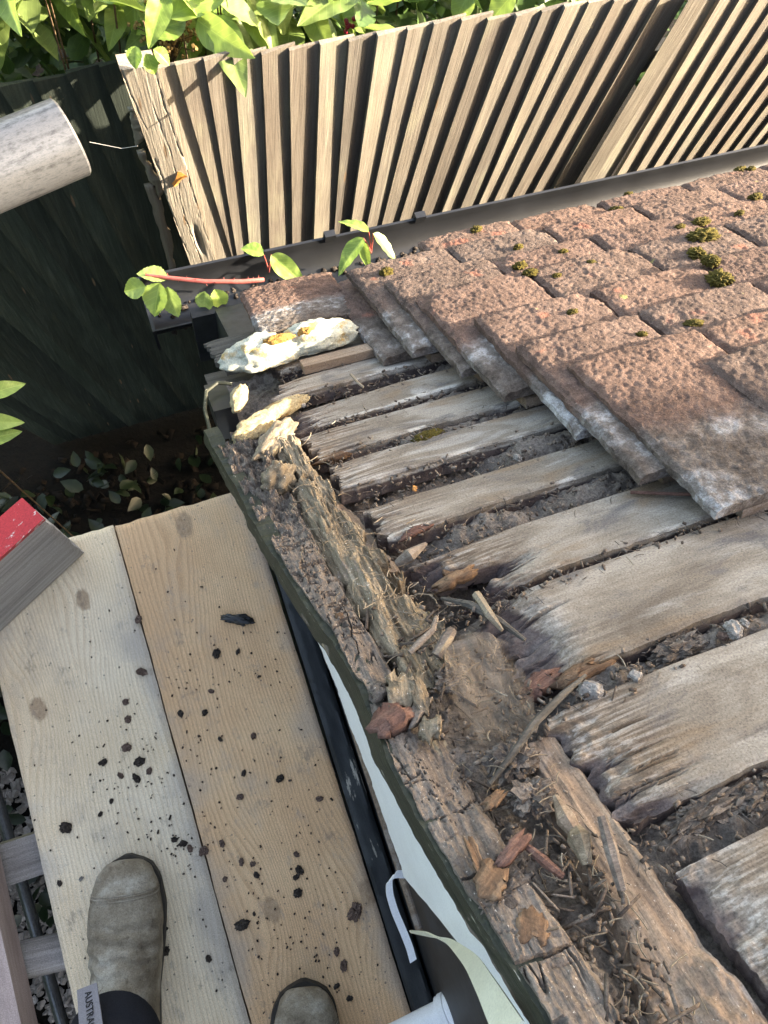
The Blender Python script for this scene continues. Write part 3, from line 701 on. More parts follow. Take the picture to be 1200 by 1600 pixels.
top = Wp[:, None, :] + np.array([-.002, 0, 0]) * Vx[..., None] + np.stack([.0012 * fbm(Sx * 25, Vx * 3, seed=62), 0 * Sx, -Vx * hgt[:, None] - worn], -1)
bot = top + np.array([.016, 0, 0])
V_, F_ = shell((top - O)[:, ::-1], (bot - O)[:, ::-1])
# local x along the board for the paint grain
RB = Matrix(((0, 0, 1), (ES[1], -ES[2], 0), (ES[2], ES[1], 0))).to_4x4()   # columns: along slope, normal-ish, x
Ri = np.array(RB.to_3x3().inverted())
V_ = V_ @ Ri.T
obj("bargeboard", mesh("bargeboard", V_, F_, M['darkgreen'], 40), Matrix.Translation(Vector(O)) @ RB, garage, label="dark green painted bargeboard with worn top edge")

# roof strips in (x, s, h) -----------------------------------------
def curve(pxs, h=0.0):
    c = np.array([rp(*p, h) for p in pxs]); o = np.argsort(c[:, 1]); return c[o]
def strip(name, Lp, Rp, hfun, hb, mat, nu, nv, parent=garage, smooth=50, s0=None, s1=None, ragged=.0, h=0.0, seed=0, **kw):
    """slab between two edge curves; grain runs down the slope (local x = s)"""
    L = curve(Lp, h); Q = curve(Rp, h)
    a = s0 if s0 is not None else max(L[0, 1], Q[0, 1]); b = s1 if s1 is not None else min(L[-1, 1], Q[-1, 1])
    s = np.linspace(a, b, nu); v = np.linspace(0, 1, nv)
    xl = np.interp(s, L[:, 1], L[:, 0]) + ragged * fbm(s * 45, 0 * s, seed=seed + 1); xq = np.interp(s, Q[:, 1], Q[:, 0]) + ragged * fbm(s * 45, 0 * s + 5, seed=seed + 2)
    S, Vg = np.meshgrid(s, v, indexing='ij'); X = xl[:, None] + (xq - xl)[:, None] * Vg
    S = S + ragged * .6 * fbm(X * 150, S * 10, seed=seed + 3) * (sst(a + .03, a, S) + sst(b - .03, b, S))
    H = hfun(X, S, Vg) + h
    x0, s0_ = X.mean(), s[0]
    top = np.stack([S - s0_, -(X - x0), H], -1)[:, ::-1]; bot = np.stack([S - s0_, -(X - x0), np.full_like(H, hb)], -1)[:, ::-1]
    V_, F_ = shell(top, bot)
    mw = MR @ Matrix.Translation(Vector((x0, s0_, 0))) @ Matrix(((0, -1, 0, 0), (1, 0, 0, 0), (0, 0, 1, 0), (0, 0, 0, 1)))
    return obj(name, mesh(name, V_, F_, mat, smooth), mw, parent, **kw)
def cubical(X, S, sx, ss, seed, depth, wd=.10, tilt=.003):
    wx = X + .0020 * fbm(X * 120, S * 120, seed=seed) ; ws = S + .0045 * fbm(X * 70, S * 70, seed=seed + 1)
    f1, f2, idv = voro(wx * sx, ws * ss, seed + 2)
    g = sst(wd, 0.0, f2 - f1)
    g2 = (lambda q: sst(.07, 0, q[1] - q[0]))(voro(wx * sx * 2.3, ws * ss * 2.1, seed + 7))
    return -depth * g - depth * .35 * g2 + tilt * (idv - .5)
inner = [(p[0] + 9, p[1]) for p in bt_px]
cr_in = [(408, 640), (430, 700), (455, 760), (505, 862), (560, 958), (612, 1035), (652, 1090), (702, 1160), (745, 1240), (792, 1330), (862, 1420), (925, 1505), (990, 1600), (1090, 1740)]
def ledges(n, k):
    q = n * k; f = np.floor(q); return (f + sst(.0, .28, q - f)) / k
def h_verge(X, S, V):
    far = sst(.47, .60, S)
    rot = sst(.20, .25, S) * sst(.44, .34, S)
    nearw = sst(.27, .20, S)
    wx = X + .003 * fbm(X * 60, S * 60, seed=171)
    tr = sst(.075, .0, np.abs(fbm(wx * 30, S * 62, seed=172, oct=3))) * sst(-.25, .2, fbm(X * 22, S * 22, seed=173))
    lo = sst(.06, .0, np.abs(fbm(wx * 85, S * 12, seed=174, oct=3))) * sst(-.2, .25, fbm(X * 18, S * 18, seed=175))
    tr2 = sst(.03, .0, np.abs(fbm(X * 12, S * 24, seed=176, oct=3)))
    tr3 = sst(.07, .0, np.abs(fbm(wx * 70, S * 150, seed=178, oct=3))) * sst(-.35, .1, fbm(X * 30, S * 30, seed=179))
    h = -.0058 * np.maximum(np.maximum(tr, lo), .6 * tr3) * (1 - .75 * nearw) - .0065 * nearw * np.maximum(tr2, .5 * lo) + .0030 * ledges(fbm(X * 26, S * 20, seed=177), 4) + .0012 * fbm(X * 300, S * 300, seed=73) + .0014 * fbm(X * 240, S * 30, seed=78)
    crumb = .020 * ledges(fbm(X * 50, S * 42, seed=74, oct=5, gain=.66), 5) + .006 * fbm(X * 260, S * 170, seed=75, oct=3)
    edge = -.010 * sst(.86, 1.0, V) * (1 + fbm(X * 80, S * 40, seed=76))
    cl = sst(.70, .735, S)
    return h * (1 - .55 * far) + far * (crumb - .004) + edge + .002 * fbm(X * 25, S * 14, seed=77) + .003 - rot * .006 * sst(.3, .8, V) - cl * .01
strip("verge_timber", inner, cr_in, h_verge, -.045, M['verge'], 620, 60, s0=.06, s1=.735, ragged=.003, seed=70, smooth=30, label="grey cubically cracked rotten verge timber")
# yellow fibrous remains of the verge batten
bl = [(425, 702), (445, 740), (461, 790), (500, 870), (548, 945), (590, 1000), (640, 1045), (668, 1062)]
br = [(470, 690), (500, 738), (530, 785), (600, 868), (650, 925), (690, 970), (705, 1010), (715, 1040)]
def h_fib(X, S, V):
    dome = 4 * V * (1 - V)
    n = fbm(X * 52, S * 4.5, seed=80, oct=4, gain=.55) + .30 * fbm(X * 20, S * 22, seed=81)
    f = .015 * ledges(n, 4.5) + .0030 * fbm(X * 280, S * 40, seed=82, oct=3) + .0012 * fbm(X * 210, S * 210, seed=88, oct=3)
    notch = -.020 * sst(.26, .36, fbm(X * 30, S * 18, seed=83))
    return -.006 + .007 * dome ** .25 + f + notch - .008 * sst(.45, .36, S)
strip("rotten_batten", bl, br, h_fib, -.045, M['fibre'], 420, 64, ragged=.011, seed=80, smooth=28, label="yellow brown fibrous rotten batten")
# splintered tongue between batten and boards
strip("rotten_batten", [(482, 742), (520, 800), (560, 845), (596, 880)], [(508, 742), (560, 792), (606, 850), (640, 890)], lambda X, S, V: -.012 + .004 * fbm(X * 120, S * 20, seed=87) - .006 * V, -.045, M['rafter'], 120, 16, ragged=.004, seed=87)
# brown rafter in the near half
rl = [(806, 1120), (822, 1170), (850, 1235), (885, 1300), (925, 1385), (962, 1440), (1000, 1600), (1060, 1760)]
rr_ = [(868, 1130), (905, 1180), (1002, 1308), (1100, 1440), (1205, 1572), (1330, 1740)]
def h_raf(X, S, V):
    return -.010 + .0022 * fbm(X * 60, S * 14, seed=90) + .0012 * fbm(X * 250, S * 60, seed=91) - .014 * sst(.22, .0, V) * (1 + .8 * fbm(X * 40, S * 60, seed=92)) - .004 * sst(.9, 1, V) + .006 * sst(.14, .09, S) * fbm(X * 70, S * 70, seed=93)
strip("rafter", rl, rr_, h_raf, -.06, M['rafter'], 300, 50, ragged=.003, seed=90, s0=.03, label="brown exposed rafter edge")

# boarding ---------------------------------------------------------
def board(near_px, far_px, xr, hfun=None, thick=.021, seed=0, end=None, nn=None, ff=None, mat=None, rag=.006, split=1.0, xl=None, **kw):
    sn = nn if nn is not None else float(np.mean([rp(*p)[1] for p in near_px])); sf = ff if ff is not None else float(np.mean([rp(*p)[1] for p in far_px]))
    sf = sf + .006 if sn > .1 else sf
    x_n = rp(*near_px[0])[0] if xl is None else xl[0]; x_f = rp(*far_px[0])[0] if xl is None else xl[1]
    nu, nv = (230, 72) if sn > 0 else (60, 12)
    t = np.linspace(0, 1, nu) ** 1.9; v = np.linspace(0, 1, nv)
    T, Vg = np.meshgrid(t, v, indexing='ij')
    xe = x_n + (x_f - x_n) * v + rag * fbm(v * 9, 0 * v, seed=seed, oct=4) + rag * .8 * fbm(v * 26, 0 * v, seed=seed + 1, oct=2)
    if end is not None: xe = xe + end(v)
    X = xe[None, :] + (xr - xe[None, :]) * T
    wl = .0010 * fbm(X * 22, 0 * X, seed=seed + 2) ; wl2 = .0016 * fbm(X * 12, 0 * X + 9, seed=seed + 3) + .0015 * fbm(X * 120, 0 * X, seed=seed + 8)
    S = sn + (sf - sn) * Vg + wl2 * (1 - Vg) + wl * Vg
    de = np.clip(1 - (X - xe[None, :]) / .07, 0, 1) * split
    gr = fbm(X * 9, S * 420, seed=seed + 4, oct=3)
    crk = sst(.30, .55, fbm(X * 9, S * 330 + 2.5 * fbm(X * 8, S * 20, seed=seed + 5), seed=seed + 6, oct=2))
    crk = crk * sst(-.15, .25, fbm(X * 14, S * 45, seed=seed + 11, oct=2))
    H = .0004 * gr + .0008 * fbm(X * 10, S * 10, seed=seed + 7) - .0045 * crk * np.clip(de * 1.4, 0, 1) ** 1.5 - .0022 * de ** 3 * (1 + fbm(X * 60, S * 90, seed=seed + 9)) - .0015 * sst(.05, 0, Vg) 
    if hfun is not None: H = H + hfun(X, S, Vg)
    x0 = xe.mean()
    top = np.stack([X - x0, S - sn, H], -1); bot = np.stack([X - x0, S - sn, np.full_like(H, -thick)], -1)
    V_, F_ = shell(top, bot)
    return obj("roof_board", mesh("roof_board", V_, F_, mat or M['sheath'], 45), MR @ Matrix.Translation(Vector((x0, sn, 0))), garage, **kw)
def e7(v): return .045 * np.exp(-((v - .42) / .16) ** 2) + .014 * (v < .3)
def e9(v): return .004 * np.sin(v * 40)
XR = 1.25
M['darkboard'] = wood('dark damp board', [(0.28, (0.035, 0.033, 0.03)), (0.5, (0.08, 0.075, 0.066)), (0.75, (0.16, 0.15, 0.135))], 140, 7, .0015)
board([(352, 575)], [(305, 500)], XR, nn=.925, ff=1.03, seed=200, mat=M['darkboard'], xl=(.075, .065), hfun=lambda X, S, V: -.012 + 0 * X)
board([(440, 575)], [(420, 560)], XR, nn=.863, ff=.905, seed=210, xl=(.135, .13))
board([(433, 623)], [(460, 600)], XR, nn=.787, ff=.822, seed=220, xl=(.112, .13), rag=.01)
board([(455, 675)], [(455, 655)], XR, nn=.708, ff=.745, seed=230, xl=(.107, .112), rag=.012, split=1.6, hfun=lambda X, S, V: -.004 * sst(.3, .15, X))
board([(500, 713), (587, 687), (700, 653)], [(482, 700)], XR, nn=.640, ff=.682, seed=240)
board([(533, 757), (613, 740), (800, 690)], [(527, 743)], XR, ff=.612, seed=250)
board([(607, 833), (700, 813), (840, 765)], [(572, 803), (700, 763)], XR, seed=260)
board([(720, 930), (820, 905), (1000, 850)], [(645, 885), (800, 830)], XR, seed=270, end=e7, rag=.010, split=2.0, hfun=lambda X, S, V: -.004 * sst(.27, .17, X), xl=(.166, .142))
board([(840, 1060), (950, 1040), (1100, 960)], [(770, 945), (900, 905)], XR, seed=280, rag=.012, split=1.8, hfun=lambda X, S, V: -.010 * sst(.225, .18, X), xl=(.178, .176))
board([(990, 1280), (1060, 1240), (1200, 1190)], [(858, 1130), (1000, 1070)], XR, seed=290, end=e9, split=1.6, rag=.0022, xl=(.178, .168))
board([(0, 0)], [(1055, 1350)], XR, nn=.07, ff=.146, seed=300, split=1.5, rag=.001, xl=(.188, .183))
for k in range(6):
    board([(0, 0)], [(0, 0)], XR, nn=-.03 - .1 * k, ff=.045 - .1 * k, seed=310 + k, xl=(.19, .19))
# orange torn wood in the rot hole and other broken ends
def shard(name, uv, h, lwh, yaw, mat, parent=None, tilt=(0, 0), seed=0, nseg=7, **kw):
    """splintered lump, long axis local x"""
    g = np.random.default_rng(seed); L, W_, H_ = [q * .72 for q in lwh]
    x, s = rp(*uv, h); nu, nv = 11, 6
    u = np.linspace(-.5, .5, nu); a = np.linspace(-.5, .5, nv)
    U, A = np.meshgrid(u, a, indexing='ij')
    jx = g.normal(0, .035, (nu, nv)); jy = g.normal(0, .05, (nu, nv)); e0 = g.normal(0, .10, nv); e1 = g.normal(0, .10, nv)
    pf = np.clip(1.0 - np.abs(2 * U) ** 4, .25, 1)
    X = (U + jx) * L + L * np.where(U < -.3, e0[None, :], 0) + L * np.where(U > .3, e1[None, :], 0)
    Y = (A + jy + .08 * fbm(U * 4, 0 * U, seed=seed)) * W_ * (.75 + .25 * pf)
    st = np.cumsum(g.normal(0, .22, nv)); st = st - st.mean()
    T = H_ * np.clip(.45 * pf + .5 * st[None, :] * .5 + g.normal(0, .07, (nu, nv)), .12, 1.1); B = -H_ * .4 * pf + g.normal(0, .05, (nu, nv)) * H_
    V_, F_ = shell(np.stack([X, Y, T], -1), np.stack([X, Y, B], -1))
    mw = MR @ Matrix.Translation(Vector((x, s, h))) @ Euler((tilt[0], tilt[1], yaw)).to_matrix().to_4x4()
    return obj(name, mesh(name, V_, F_, mat, None), mw, parent, **kw)
for k, a in enumerate([((712, 905), -.004, (.050, .014, .012), .2, 0), ((700, 893), -.010, (.035, .012, .008), 1.3, 2)]):
    shard("torn_splinter", a[0], a[1], a[2], a[3], M['orangewood'], garage, seed=400 + k)
for k, a in enumerate([((530, 712), -.007, (.050, .016, .014), .1), ((560, 700), -.008, (.03, .012, .012), .3), ((905, 1055), -.006, (.060, .016, .016), .1), ((845, 1070), -.010, (.05, .02, .016), .3), ((615, 655), -.006, (.02, .01, .008), .1), ((655, 828), -.003, (.05, .010, .008), .2)]):
    shard("torn_splinter", a[0], a[1], a[2], a[3], M['orangewood'] if k in (0, 1, 2, 4) else M['redwood'], garage, seed=420 + k)
# added underlay below everything, blocks light; lengthened unseen to keep sun off the alley
nu = 60
U, Vv = np.meshgrid(np.linspace(0, 1, nu), np.linspace(-.7, 1.03, nu), indexing='ij')
U = (barge_x(Vv) + .03) * (1 - U) + 4.4 * U
V_, F_ = shell(np.stack([U, Vv, -.058 + .003 * fbm(U * 9, Vv * 9, seed=99)], -1), np.stack([U, Vv, -.066 + 0 * U], -1))
obj("roof_underlay", mesh("roof_underlay", V_, F_, M['darkboard'], 60), MR, garage)

# tiles ------------------------------------------------------------
TL, TW, TT, GA = .236, .155, .0108, .0825
def tile_mesh(seed):
    nu, nv = 84, 130
    U, Vv = np.meshgrid(np.linspace(0, TW, nu), np.linspace(-TL, 0, nv), indexing='ij')
    e = .0022
    Ue = U + e * fbm(Vv * 60, 0 * U, seed=seed) * (np.abs(U / TW - .5) > .46) ; Ve = Vv + e * 1.3 * fbm(U * 60, 0 * U + 4, seed=seed + 1) * (Vv > -.01)
    H = .0011 * fbm(U * 30, Vv * 30, seed=seed + 2) + .0006 * fbm(U * 150, Vv * 150, seed=seed + 3, oct=3) + .0025 * (1 - ((U / TW - .5) * 2) ** 2)
    H = H - .0008 * sst(.34, .50, fbm(U * 95, Vv * 95, seed=seed + 9, oct=3, gain=.6)) + .0010 * fbm(U * 330, Vv * 330, seed=seed + 11, oct=2) - .0010 * sst(.36, .5, fbm(U * 34, Vv * 34, seed=seed + 12, oct=4, gain=.65))
    ed = np.minimum(np.minimum(U, TW - U), -Vv)
    H = H - .0032 * sst(.006, 0, ed) * (1 + .8 * fbm(U * 80, Vv * 80, seed=seed + 4))
    cx, cy = (TW, 0) if seed % 2 else (0, 0)
    d = np.hypot(U - cx, Vv - cy) + .01 * fbm(U * 60, Vv * 60, seed=seed + 5)
    if seed % 3 == 0: H = H - .006 * sst(.03, .012, d)
    V_, F_ = shell(np.stack([Ue, Ve, H + TT], -1), np.stack([Ue, Ve, 0 * H], -1))
    return mesh("tile", V_, F_, M['tile'], 50)
TM = [tile_mesh(500 + 13 * k) for k in range(7)]
HB = .012
tilt = math.atan2(TT * 1.06, GA)
def place_tile(x, slow, k, lift=0.0, dz=0.0, yaw=0.0, parent=garage, ex=0.0):
    # local origin at lower-left corner; the tile's head rests HB above the boards
    hl = HB + math.sin(tilt) * TL + lift
    mw = MR @ Matrix.Translation(Vector((x, slow, hl))) @ Euler((tilt + ex, dz, yaw)).to_matrix().to_4x4()
    return obj("roof_tile", TM[k % 7], mw, parent)
HL = HB + math.sin(tilt) * TL + TT
tc_ = {k: rp(u, v, HL) for k, (u, v) in {0: (374, 446), 2: (600, 440), 3: (650, 465), 4: (740, 495), 5: (800, 535), 6: (885, 565), 7: (1095, 560)}.items()}
first = {k: float(p[0]) for k, p in tc_.items()}; slow = {k: float(p[1]) for k, p in tc_.items()}
slow[0] = float(rp(860, 331, HL)[1]); slow[1] = (slow[0] + slow[2]) / 2 + .012; first[1] = first[2] - .03
for k in range(8, 16):
    slow[k] = slow[7] - GA * (k - 7); first[k] = first[7] + [.07, .11, .16, .2, .26, .32, .36, .4][k - 8]
n_t = 0
for c in range(16):
    x = first[c]; j = 0
    while x < 2.0:
        yaw = random.gauss(0, .008); dz = random.gauss(0, .006)
        if j == 0 and c not in (6, 7): yaw += random.uniform(-.02, .02)
        if c == 0 and j == 0:
            sh_ = place_tile(x, slow[c], 2, -.014, 0, -.02); sh_.scale.y *= .56; sh_.scale.x *= .90; place_tile(x + .120, slow[0] - .03, 4, -.022, 0, .01, ex=-.05); x += .28; j += 1; continue
        o = place_tile(x, slow[c] + random.gauss(0, .0028), random.randrange(7), random.uniform(0, .0025), dz, yaw)
        gap = random.uniform(.002, .005)
        x += TW + gap
        if j == 0 and c in (0,): x += .02
        j += 1; n_t += 1
# battens under the tiles, just inside the stripped edge
for c in range(0, 15):
    s_h = slow[c] - TL + .015
    box = MB().box((0, 0, 0), (2.4 - first[c] - .03, .022, HB * .9)).me("batten", M['rafter'], None)
    obj("batten", box, MR @ Matrix.Translation(Vector(((2.4 + first[c] + .03) / 2, s_h, HB * .47))), garage)

# gutter -----------------------------------------------------------
yr = .835; zr = at_y(700, 335, yr)[2]; y_n = yr - .108
yc_ = (yr + y_n) / 2; rg = (yr - y_n) / 2; th2 = [math.pi * k / 18 for k in range(19)]
prof = [(yc_ - rg * math.cos(a), zr - rg * .95 * math.sin(a)) for a in th2] + [(yr + .001, zr + .003), (yr + .006, zr + .003), (yr + .006, zr - .003)] + [(yc_ + (rg + .003) * math.cos(a), zr - (rg + .003) * .95 * math.sin(a)) for a in th2[1:]]
def prism(name, prof, xa, xb, mat, parent, smooth=None, **kw):
    n = len(prof); V = [(xa, y, z) for y, z in prof] + [(xb, y, z) for y, z in prof]
    bm = bmesh.new(); b = [bm.verts.new(v) for v in V]
    for i in range(n): bm.faces.new((b[i], b[(i + 1) % n], b[n + (i + 1) % n], b[n + i]))
    bm.faces.new(b[:n]); bm.faces.new(b[n:][::-1])
    bmesh.ops.recalc_face_normals(bm, faces=bm.faces[:]); me = bpy.data.meshes.new(name); bm.to_mesh(me); bm.free(); me.materials.append(mat)
    me.shade_smooth(); me.set_sharp_from_angle(angle=R(35))
    return obj(name, me, parent=parent, **kw)
gx0 = at_z(236, 492, zr)[0]
gut = prism("gutter", prof, gx0, 2.6, M['gutter'], garage, label="black plastic gutter along the eave")
prism("end_cap", [(y_n - .004, zr + .002), (y_n - .004, zr - .068), (yr + .005, zr - .068), (yr + .005, zr + .002)], gx0 - .006, gx0, M['gutter'], gut)
for u, v in [(515, 378), (655, 347)]:
    x = at_y(u, v, yr)[0]
    prism("gutter_joint", [(a + (-.003 if a < .78 else .003), b - .002 + .005 * (b > zr - .01)) for a, b in prof], x - .012, x + .012, M['black'], gut)
    obj("gutter_clip", MB().box((x, yr + .004, zr + .006), (.022, .014, .016)).me("gutter_clip", M['gutter'], None), parent=gut)
# debris inside the gutter
V_, F_ = rocks(420, lambda g: (np.array([g.uniform(gx0 + .01, 1.4), g.uniform(y_n + .012, yr - .03), zr - .050 + g.uniform(0, .006)]), 1.0), lambda g: g.uniform(.003, .008), 61)
obj("gutter_silt", mesh("gutter_silt", V_, F_, M['mortar']), parent=gut, kind="stuff")
# fascia board behind the gutter
box_obj("fascia", (.07, ye + .002, zr - .12), (2.6, ye + .02, roof_z(ye + .02, -.07)), M['black'], garage)

# foam lumps -------------------------------------------------------
def blob(name, mw, dims, mat, parent, seed, amp=.18, fr=2.2, sub=4, flat=-.35, **kw):
    bm = bmesh.new(); bmesh.ops.create_icosphere(bm, subdivisions=sub, radius=1.0)
    C = np.array([v.co for v in bm.verts])
    d = 1 + amp * fbm(C[:, 0] * fr, C[:, 1] * fr, C[:, 2] * fr, seed=seed) * 1.6 + amp * (.22 if amp < .4 else .5) * fbm(C[:, 0] * fr * 6, C[:, 1] * fr * 6, C[:, 2] * fr * 6, seed=seed + 3)
    C = C * d[:, None]; C[:, 2] = np.maximum(C[:, 2], flat)
    C = C * np.array(dims)
    for v, c in zip(bm.verts, C): v.co = c
    me = bpy.data.meshes.new(name); bm.to_mesh(me); bm.free(); me.materials.append(mat); me.shade_smooth()
    if mat in (M['stone'], M['brownclod'], M['mortar'], M['debris']): me.set_sharp_from_angle(angle=R(22))
    return obj(name, me, mw, parent, **kw)
def rmat(u, v, h, yaw=0, tilt=(0, 0)):
    x, s = rp(u, v, h); return MR @ Matrix.Translation(Vector((x, s, h))) @ Euler((tilt[0], tilt[1], yaw)).to_matrix().to_4x4()
blob("foam_lump", rmat(410, 555, .016, .05), (.050, .026, .026), M['foam'], garage, 601, .20, 2.6, 5, label="pale foam lump with orange crust")
blob("foam_lump", rmat(494, 532, .016, .05), (.052, .024, .025), M['foam'], garage, 602, .20, 2.6, 5, label="pale mint foam lump")
blob("foam_crust", rmat(434, 531, .036, .05), (.020, .007, .006), M['foamcrust'], garage, 603, amp=.3, fr=3)
blob("foam_crust", rmat(477, 519, .036, .0), (.009, .007, .006), M['foamcrust'], garage, 607, amp=.3, fr=3)
blob("foam_lump", rmat(374, 622, .002, 1.2), (.030, .010, .010), M['foamold'], garage, 604)
blob("foam_lump", rmat(398, 668, .004, .6), (.030, .014, .012), M['foamold'], garage, 605, amp=.25)
blob("foam_lump", rmat(440, 640, .0, .4), (.040, .012, .010), M['foamold'], garage, 608, amp=.25)
blob("foam_lump", rmat(432, 690, .003, .9), (.040, .016, .013), M['fibre'], garage, 606, amp=.28, fr=2.8)
blob("rot_lump", rmat(437, 752, .004, .9), (.022, .016, .020), M['fibre'], garage, 609, amp=.3, fr=3)
# end blocks at the low corner
x, s = rp(340, 640, -.02)
obj("end_block", MB().box((0, 0, 0), (.026, .075, .04)).me("end_block", M['gutter'], None), MR @ Matrix.Translation(Vector((x + .006, s, -.022))), garage)
obj("corner_wire", MB().tube([roofw(*rp(u, v, hh_), hh_) for u, v, hh_ in [(330, 680, -.01), (320, 640, .0), (322, 612, .008), (340, 598, .010), (362, 600, .006)]], .0022, 6).me("corner_wire", M['darkgreen']), parent=garage)

# ================================================================== LOOSE ROT AND DEBRIS ON THE ROOF
gaps = [(.612, .640), (.528, .574), (.441, .484), (.365, .381), (.257, .288), (.146, .178), (.682, .708), (.745, .787), (.822, .863), (.905, .925), (.045, .07)]
nu, nv = 360, 520
X_, S_ = np.meshgrid(np.linspace(0, 1, nu), np.linspace(.02, .93, nv), indexing='ij')
X_ = (barge_x(S_) + .03) * (1 - X_) + .80 * X_
H_ = -.032 + .008 * fbm(X_ * 30, S_ * 30, seed=701) + .006 * fbm(X_ * 120, S_ * 120, seed=702, oct=4, gain=.65)
for a, b in gaps:
    H_ = H_ + .029 * np.exp(-((S_ - (a * .3 + b * .7)) / ((b - a) * .55 + .004)) ** 2) * sst(-.45, .30, fbm(X_ * 9, S_ * 9, seed=704)) * sst(.15, .22, X_)
ch = np.exp(-((X_ - (.108 + (.3 - S_) * -.02)) / .03) ** 2) * sst(.42, .3, S_)
H_ = H_ + .012 * ch * fbm(X_ * 60, S_ * 60, seed=706) + .014 * ch
slot = np.exp(-((X_ - np.interp(S_, [.36, .44, .5, .6, .7], [.150, .138, .130, .115, .105])) / .010) ** 2) * sst(.36, .40, S_) * sst(.74, .70, S_)
H_ = H_ - .030 * slot - .035 * np.exp(-(((X_ - .172) / .02) ** 2 + ((S_ - .41) / .018) ** 2))
V_ = np.stack([X_, S_, H_], -1)
obj("roof_debris", mesh("roof_debris", V_, grid_faces(nu, nv), M['debris'], 60), MR, label="dark crumbled moss and rot filling the gaps between the roof boards", category="debris", kind="stuff")
def gapplace(g):
    a, b = gaps[g.integers(0, 10)]; x = g.uniform(.13, .62) ** 1.0; s = g.uniform(a - .004, b + .002)
    return np.array([x, s, -.006 + g.normal(0, .005)]), None
V_, F_ = chiprow(3600, gapplace, lambda g: (g.uniform(.0015, .006) * (1 + (g.uniform() > .95)), g.uniform(.0008, .0022)), 71, .5)
def vergeplace(g):
    s = g.uniform(.05, .42); x0 = np.interp(s, [.05, .2, .3, .42], [.115, .103, .098, .085]); x1 = np.interp(s, [.05, .2, .3, .42], [.15, .15, .165, .15])
    return np.array([g.uniform(x0, x1), s, -.010 + g.normal(0, .008)]), None
V2, F2 = chiprow(700, vergeplace, lambda g: (g.uniform(.001, .004) if g.uniform() < .8 else g.uniform(.006, .022), g.uniform(.0006, .0024)), 72, .3)
obj("loose_chips", mesh("loose_chips", np.concatenate([V_, V2]), np.concatenate([F_, F2 + len(V_)]), M['chips']), MR, label="loose dark wood crumbs scattered over the roof boards and verge", category="debris", kind="stuff")
# dry fibres and hairs
def fibres(n, place, ln_, seed, r=.0004):
    g = np.random.default_rng(seed); V = []; F = []
    for k in range(n):
        p, sprd = place(g); L = g.uniform(*ln_); a = g.uniform(0, 6.28); c = g.normal(0, .9); z = g.normal(0.05, .25)
        t = np.linspace(0, 1, 5); ang = a + c * t
        q = np.cumsum(np.stack([np.cos(ang), np.sin(ang), np.full(5, z) - t * .3], 1) * L / 5, 0) + p
        rr2 = r * g.uniform(.6, 1.8)
        o = 15 * len(V)
        ring = []
        for i in range(5):
            nx = np.array([-math.sin(ang[i]), math.cos(ang[i]), 0]) * rr2
            ring += [q[i] + nx, q[i] - nx, q[i] + np.array([0, 0, rr2 * 1.5])]
        V.append(np.array(ring))
        for i in range(4):
            for j in range(3):
                F.append((o + i * 3 + j, o + i * 3 + (j + 1) % 3, o + (i + 1) * 3 + (j + 1) % 3, o + (i + 1) * 3 + j))
    return np.concatenate(V), np.array(F)
def fibplace(g):
    r_ = g.uniform()
    if r_ < .35:
        s = g.uniform(.36, .68); return np.array([np.interp(s, [.36, .5, .68], [.115, .10, .085]) + g.normal(0, .014), s, .008 + g.uniform(0, .008)]), 1
    if r_ < .7:
        p, _ = vergeplace(g); return p + np.array([0, 0, .012]), 1
    p, _ = gapplace(g); return p + np.array([0, 0, .010]), 1
V_, F_ = fibres(420, fibplace, (.004, .020), 73, .0003)
obj("dry_fibres", mesh("dry_fibres", V_, F_, M['straw']), MR, label="dry straw coloured fibres caught in the rotten verge", category="debris", kind="stuff")

V_, F_ = fibres(2600, lambda g: ((lambda p: p + np.array([0, 0, .006]))(gapplace(g)[0]), 1), (.003, .012), 74, .00022)
obj("moss_fibres", mesh("moss_fibres", V_, F_, M['debris']), MR, label="fine dark dead moss fibres along the board gaps", category="debris", kind="stuff")
# individual loose pieces
def loose(name, uv, h, lwh, yaw, mat, label, cat, seed, tilt=(0, 0), group=None):
    return shard(name, uv, h, lwh, yaw, mat, None, tilt, seed, label=label, category=cat, **({"group": group} if group else {}))
loose("wood_chunk", (615, 1122), .006, (.040, .028, .016), .25, M['redwood'], "reddish brown broken wood chunk on the cracked verge timber", "wood chunk", 801)
loose("wood_chunk", (628, 1078), .008, (.036, .026, .016), 1.2, M['fibre'], "ochre rotten wood block lying above the reddish chunk", "wood chunk", 802)
loose("wood_chunk", (655, 1085), .008, (.045, .014, .014), .9 + .5, M['fibre'], "narrow yellowish rotten wood block leaning beside the ochre block", "wood chunk", 803)
loose("wood_chunk", (594, 1082), .006, (.018, .016, .012), .3, M['verge'], "small grey cube of rotten wood left of the ochre block", "wood chunk", 804)
loose("wood_chunk", (672, 1140), .006, (.024, .018, .014), 1.2, M['fibre'], "mustard coloured rotten wood lump just below the reddish chunk", "wood chunk", 805)
loose("wood_chunk", (655, 1110), .006, (.035, .012, .012), .7, M['verge'], "curved greyish splinter right of the reddish chunk", "wood chunk", 806)
loose("wood_flake", (765, 1376), .010, (.026, .022, .006), .5, M['orangewood'], "bright orange wood flake on the near verge debris", "wood flake", 807)
loose("wood_flake", (742, 1335), .010, (.030, .008, .005), 1.5, M['orangewood'], "narrow upright orange brown flake above the bright orange flake", "wood flake", 808)
loose("wood_flake", (800, 1330), .010, (.030, .010, .008), .4, M['redwood'], "reddish flake right of the upright orange brown flake", "wood flake", 809)
loose("wood_flake", (832, 1452), .004, (.022, .022, .005), .9, M['orangewood'], "tan flat flake on the cracked timber near the bottom", "wood flake", 810)
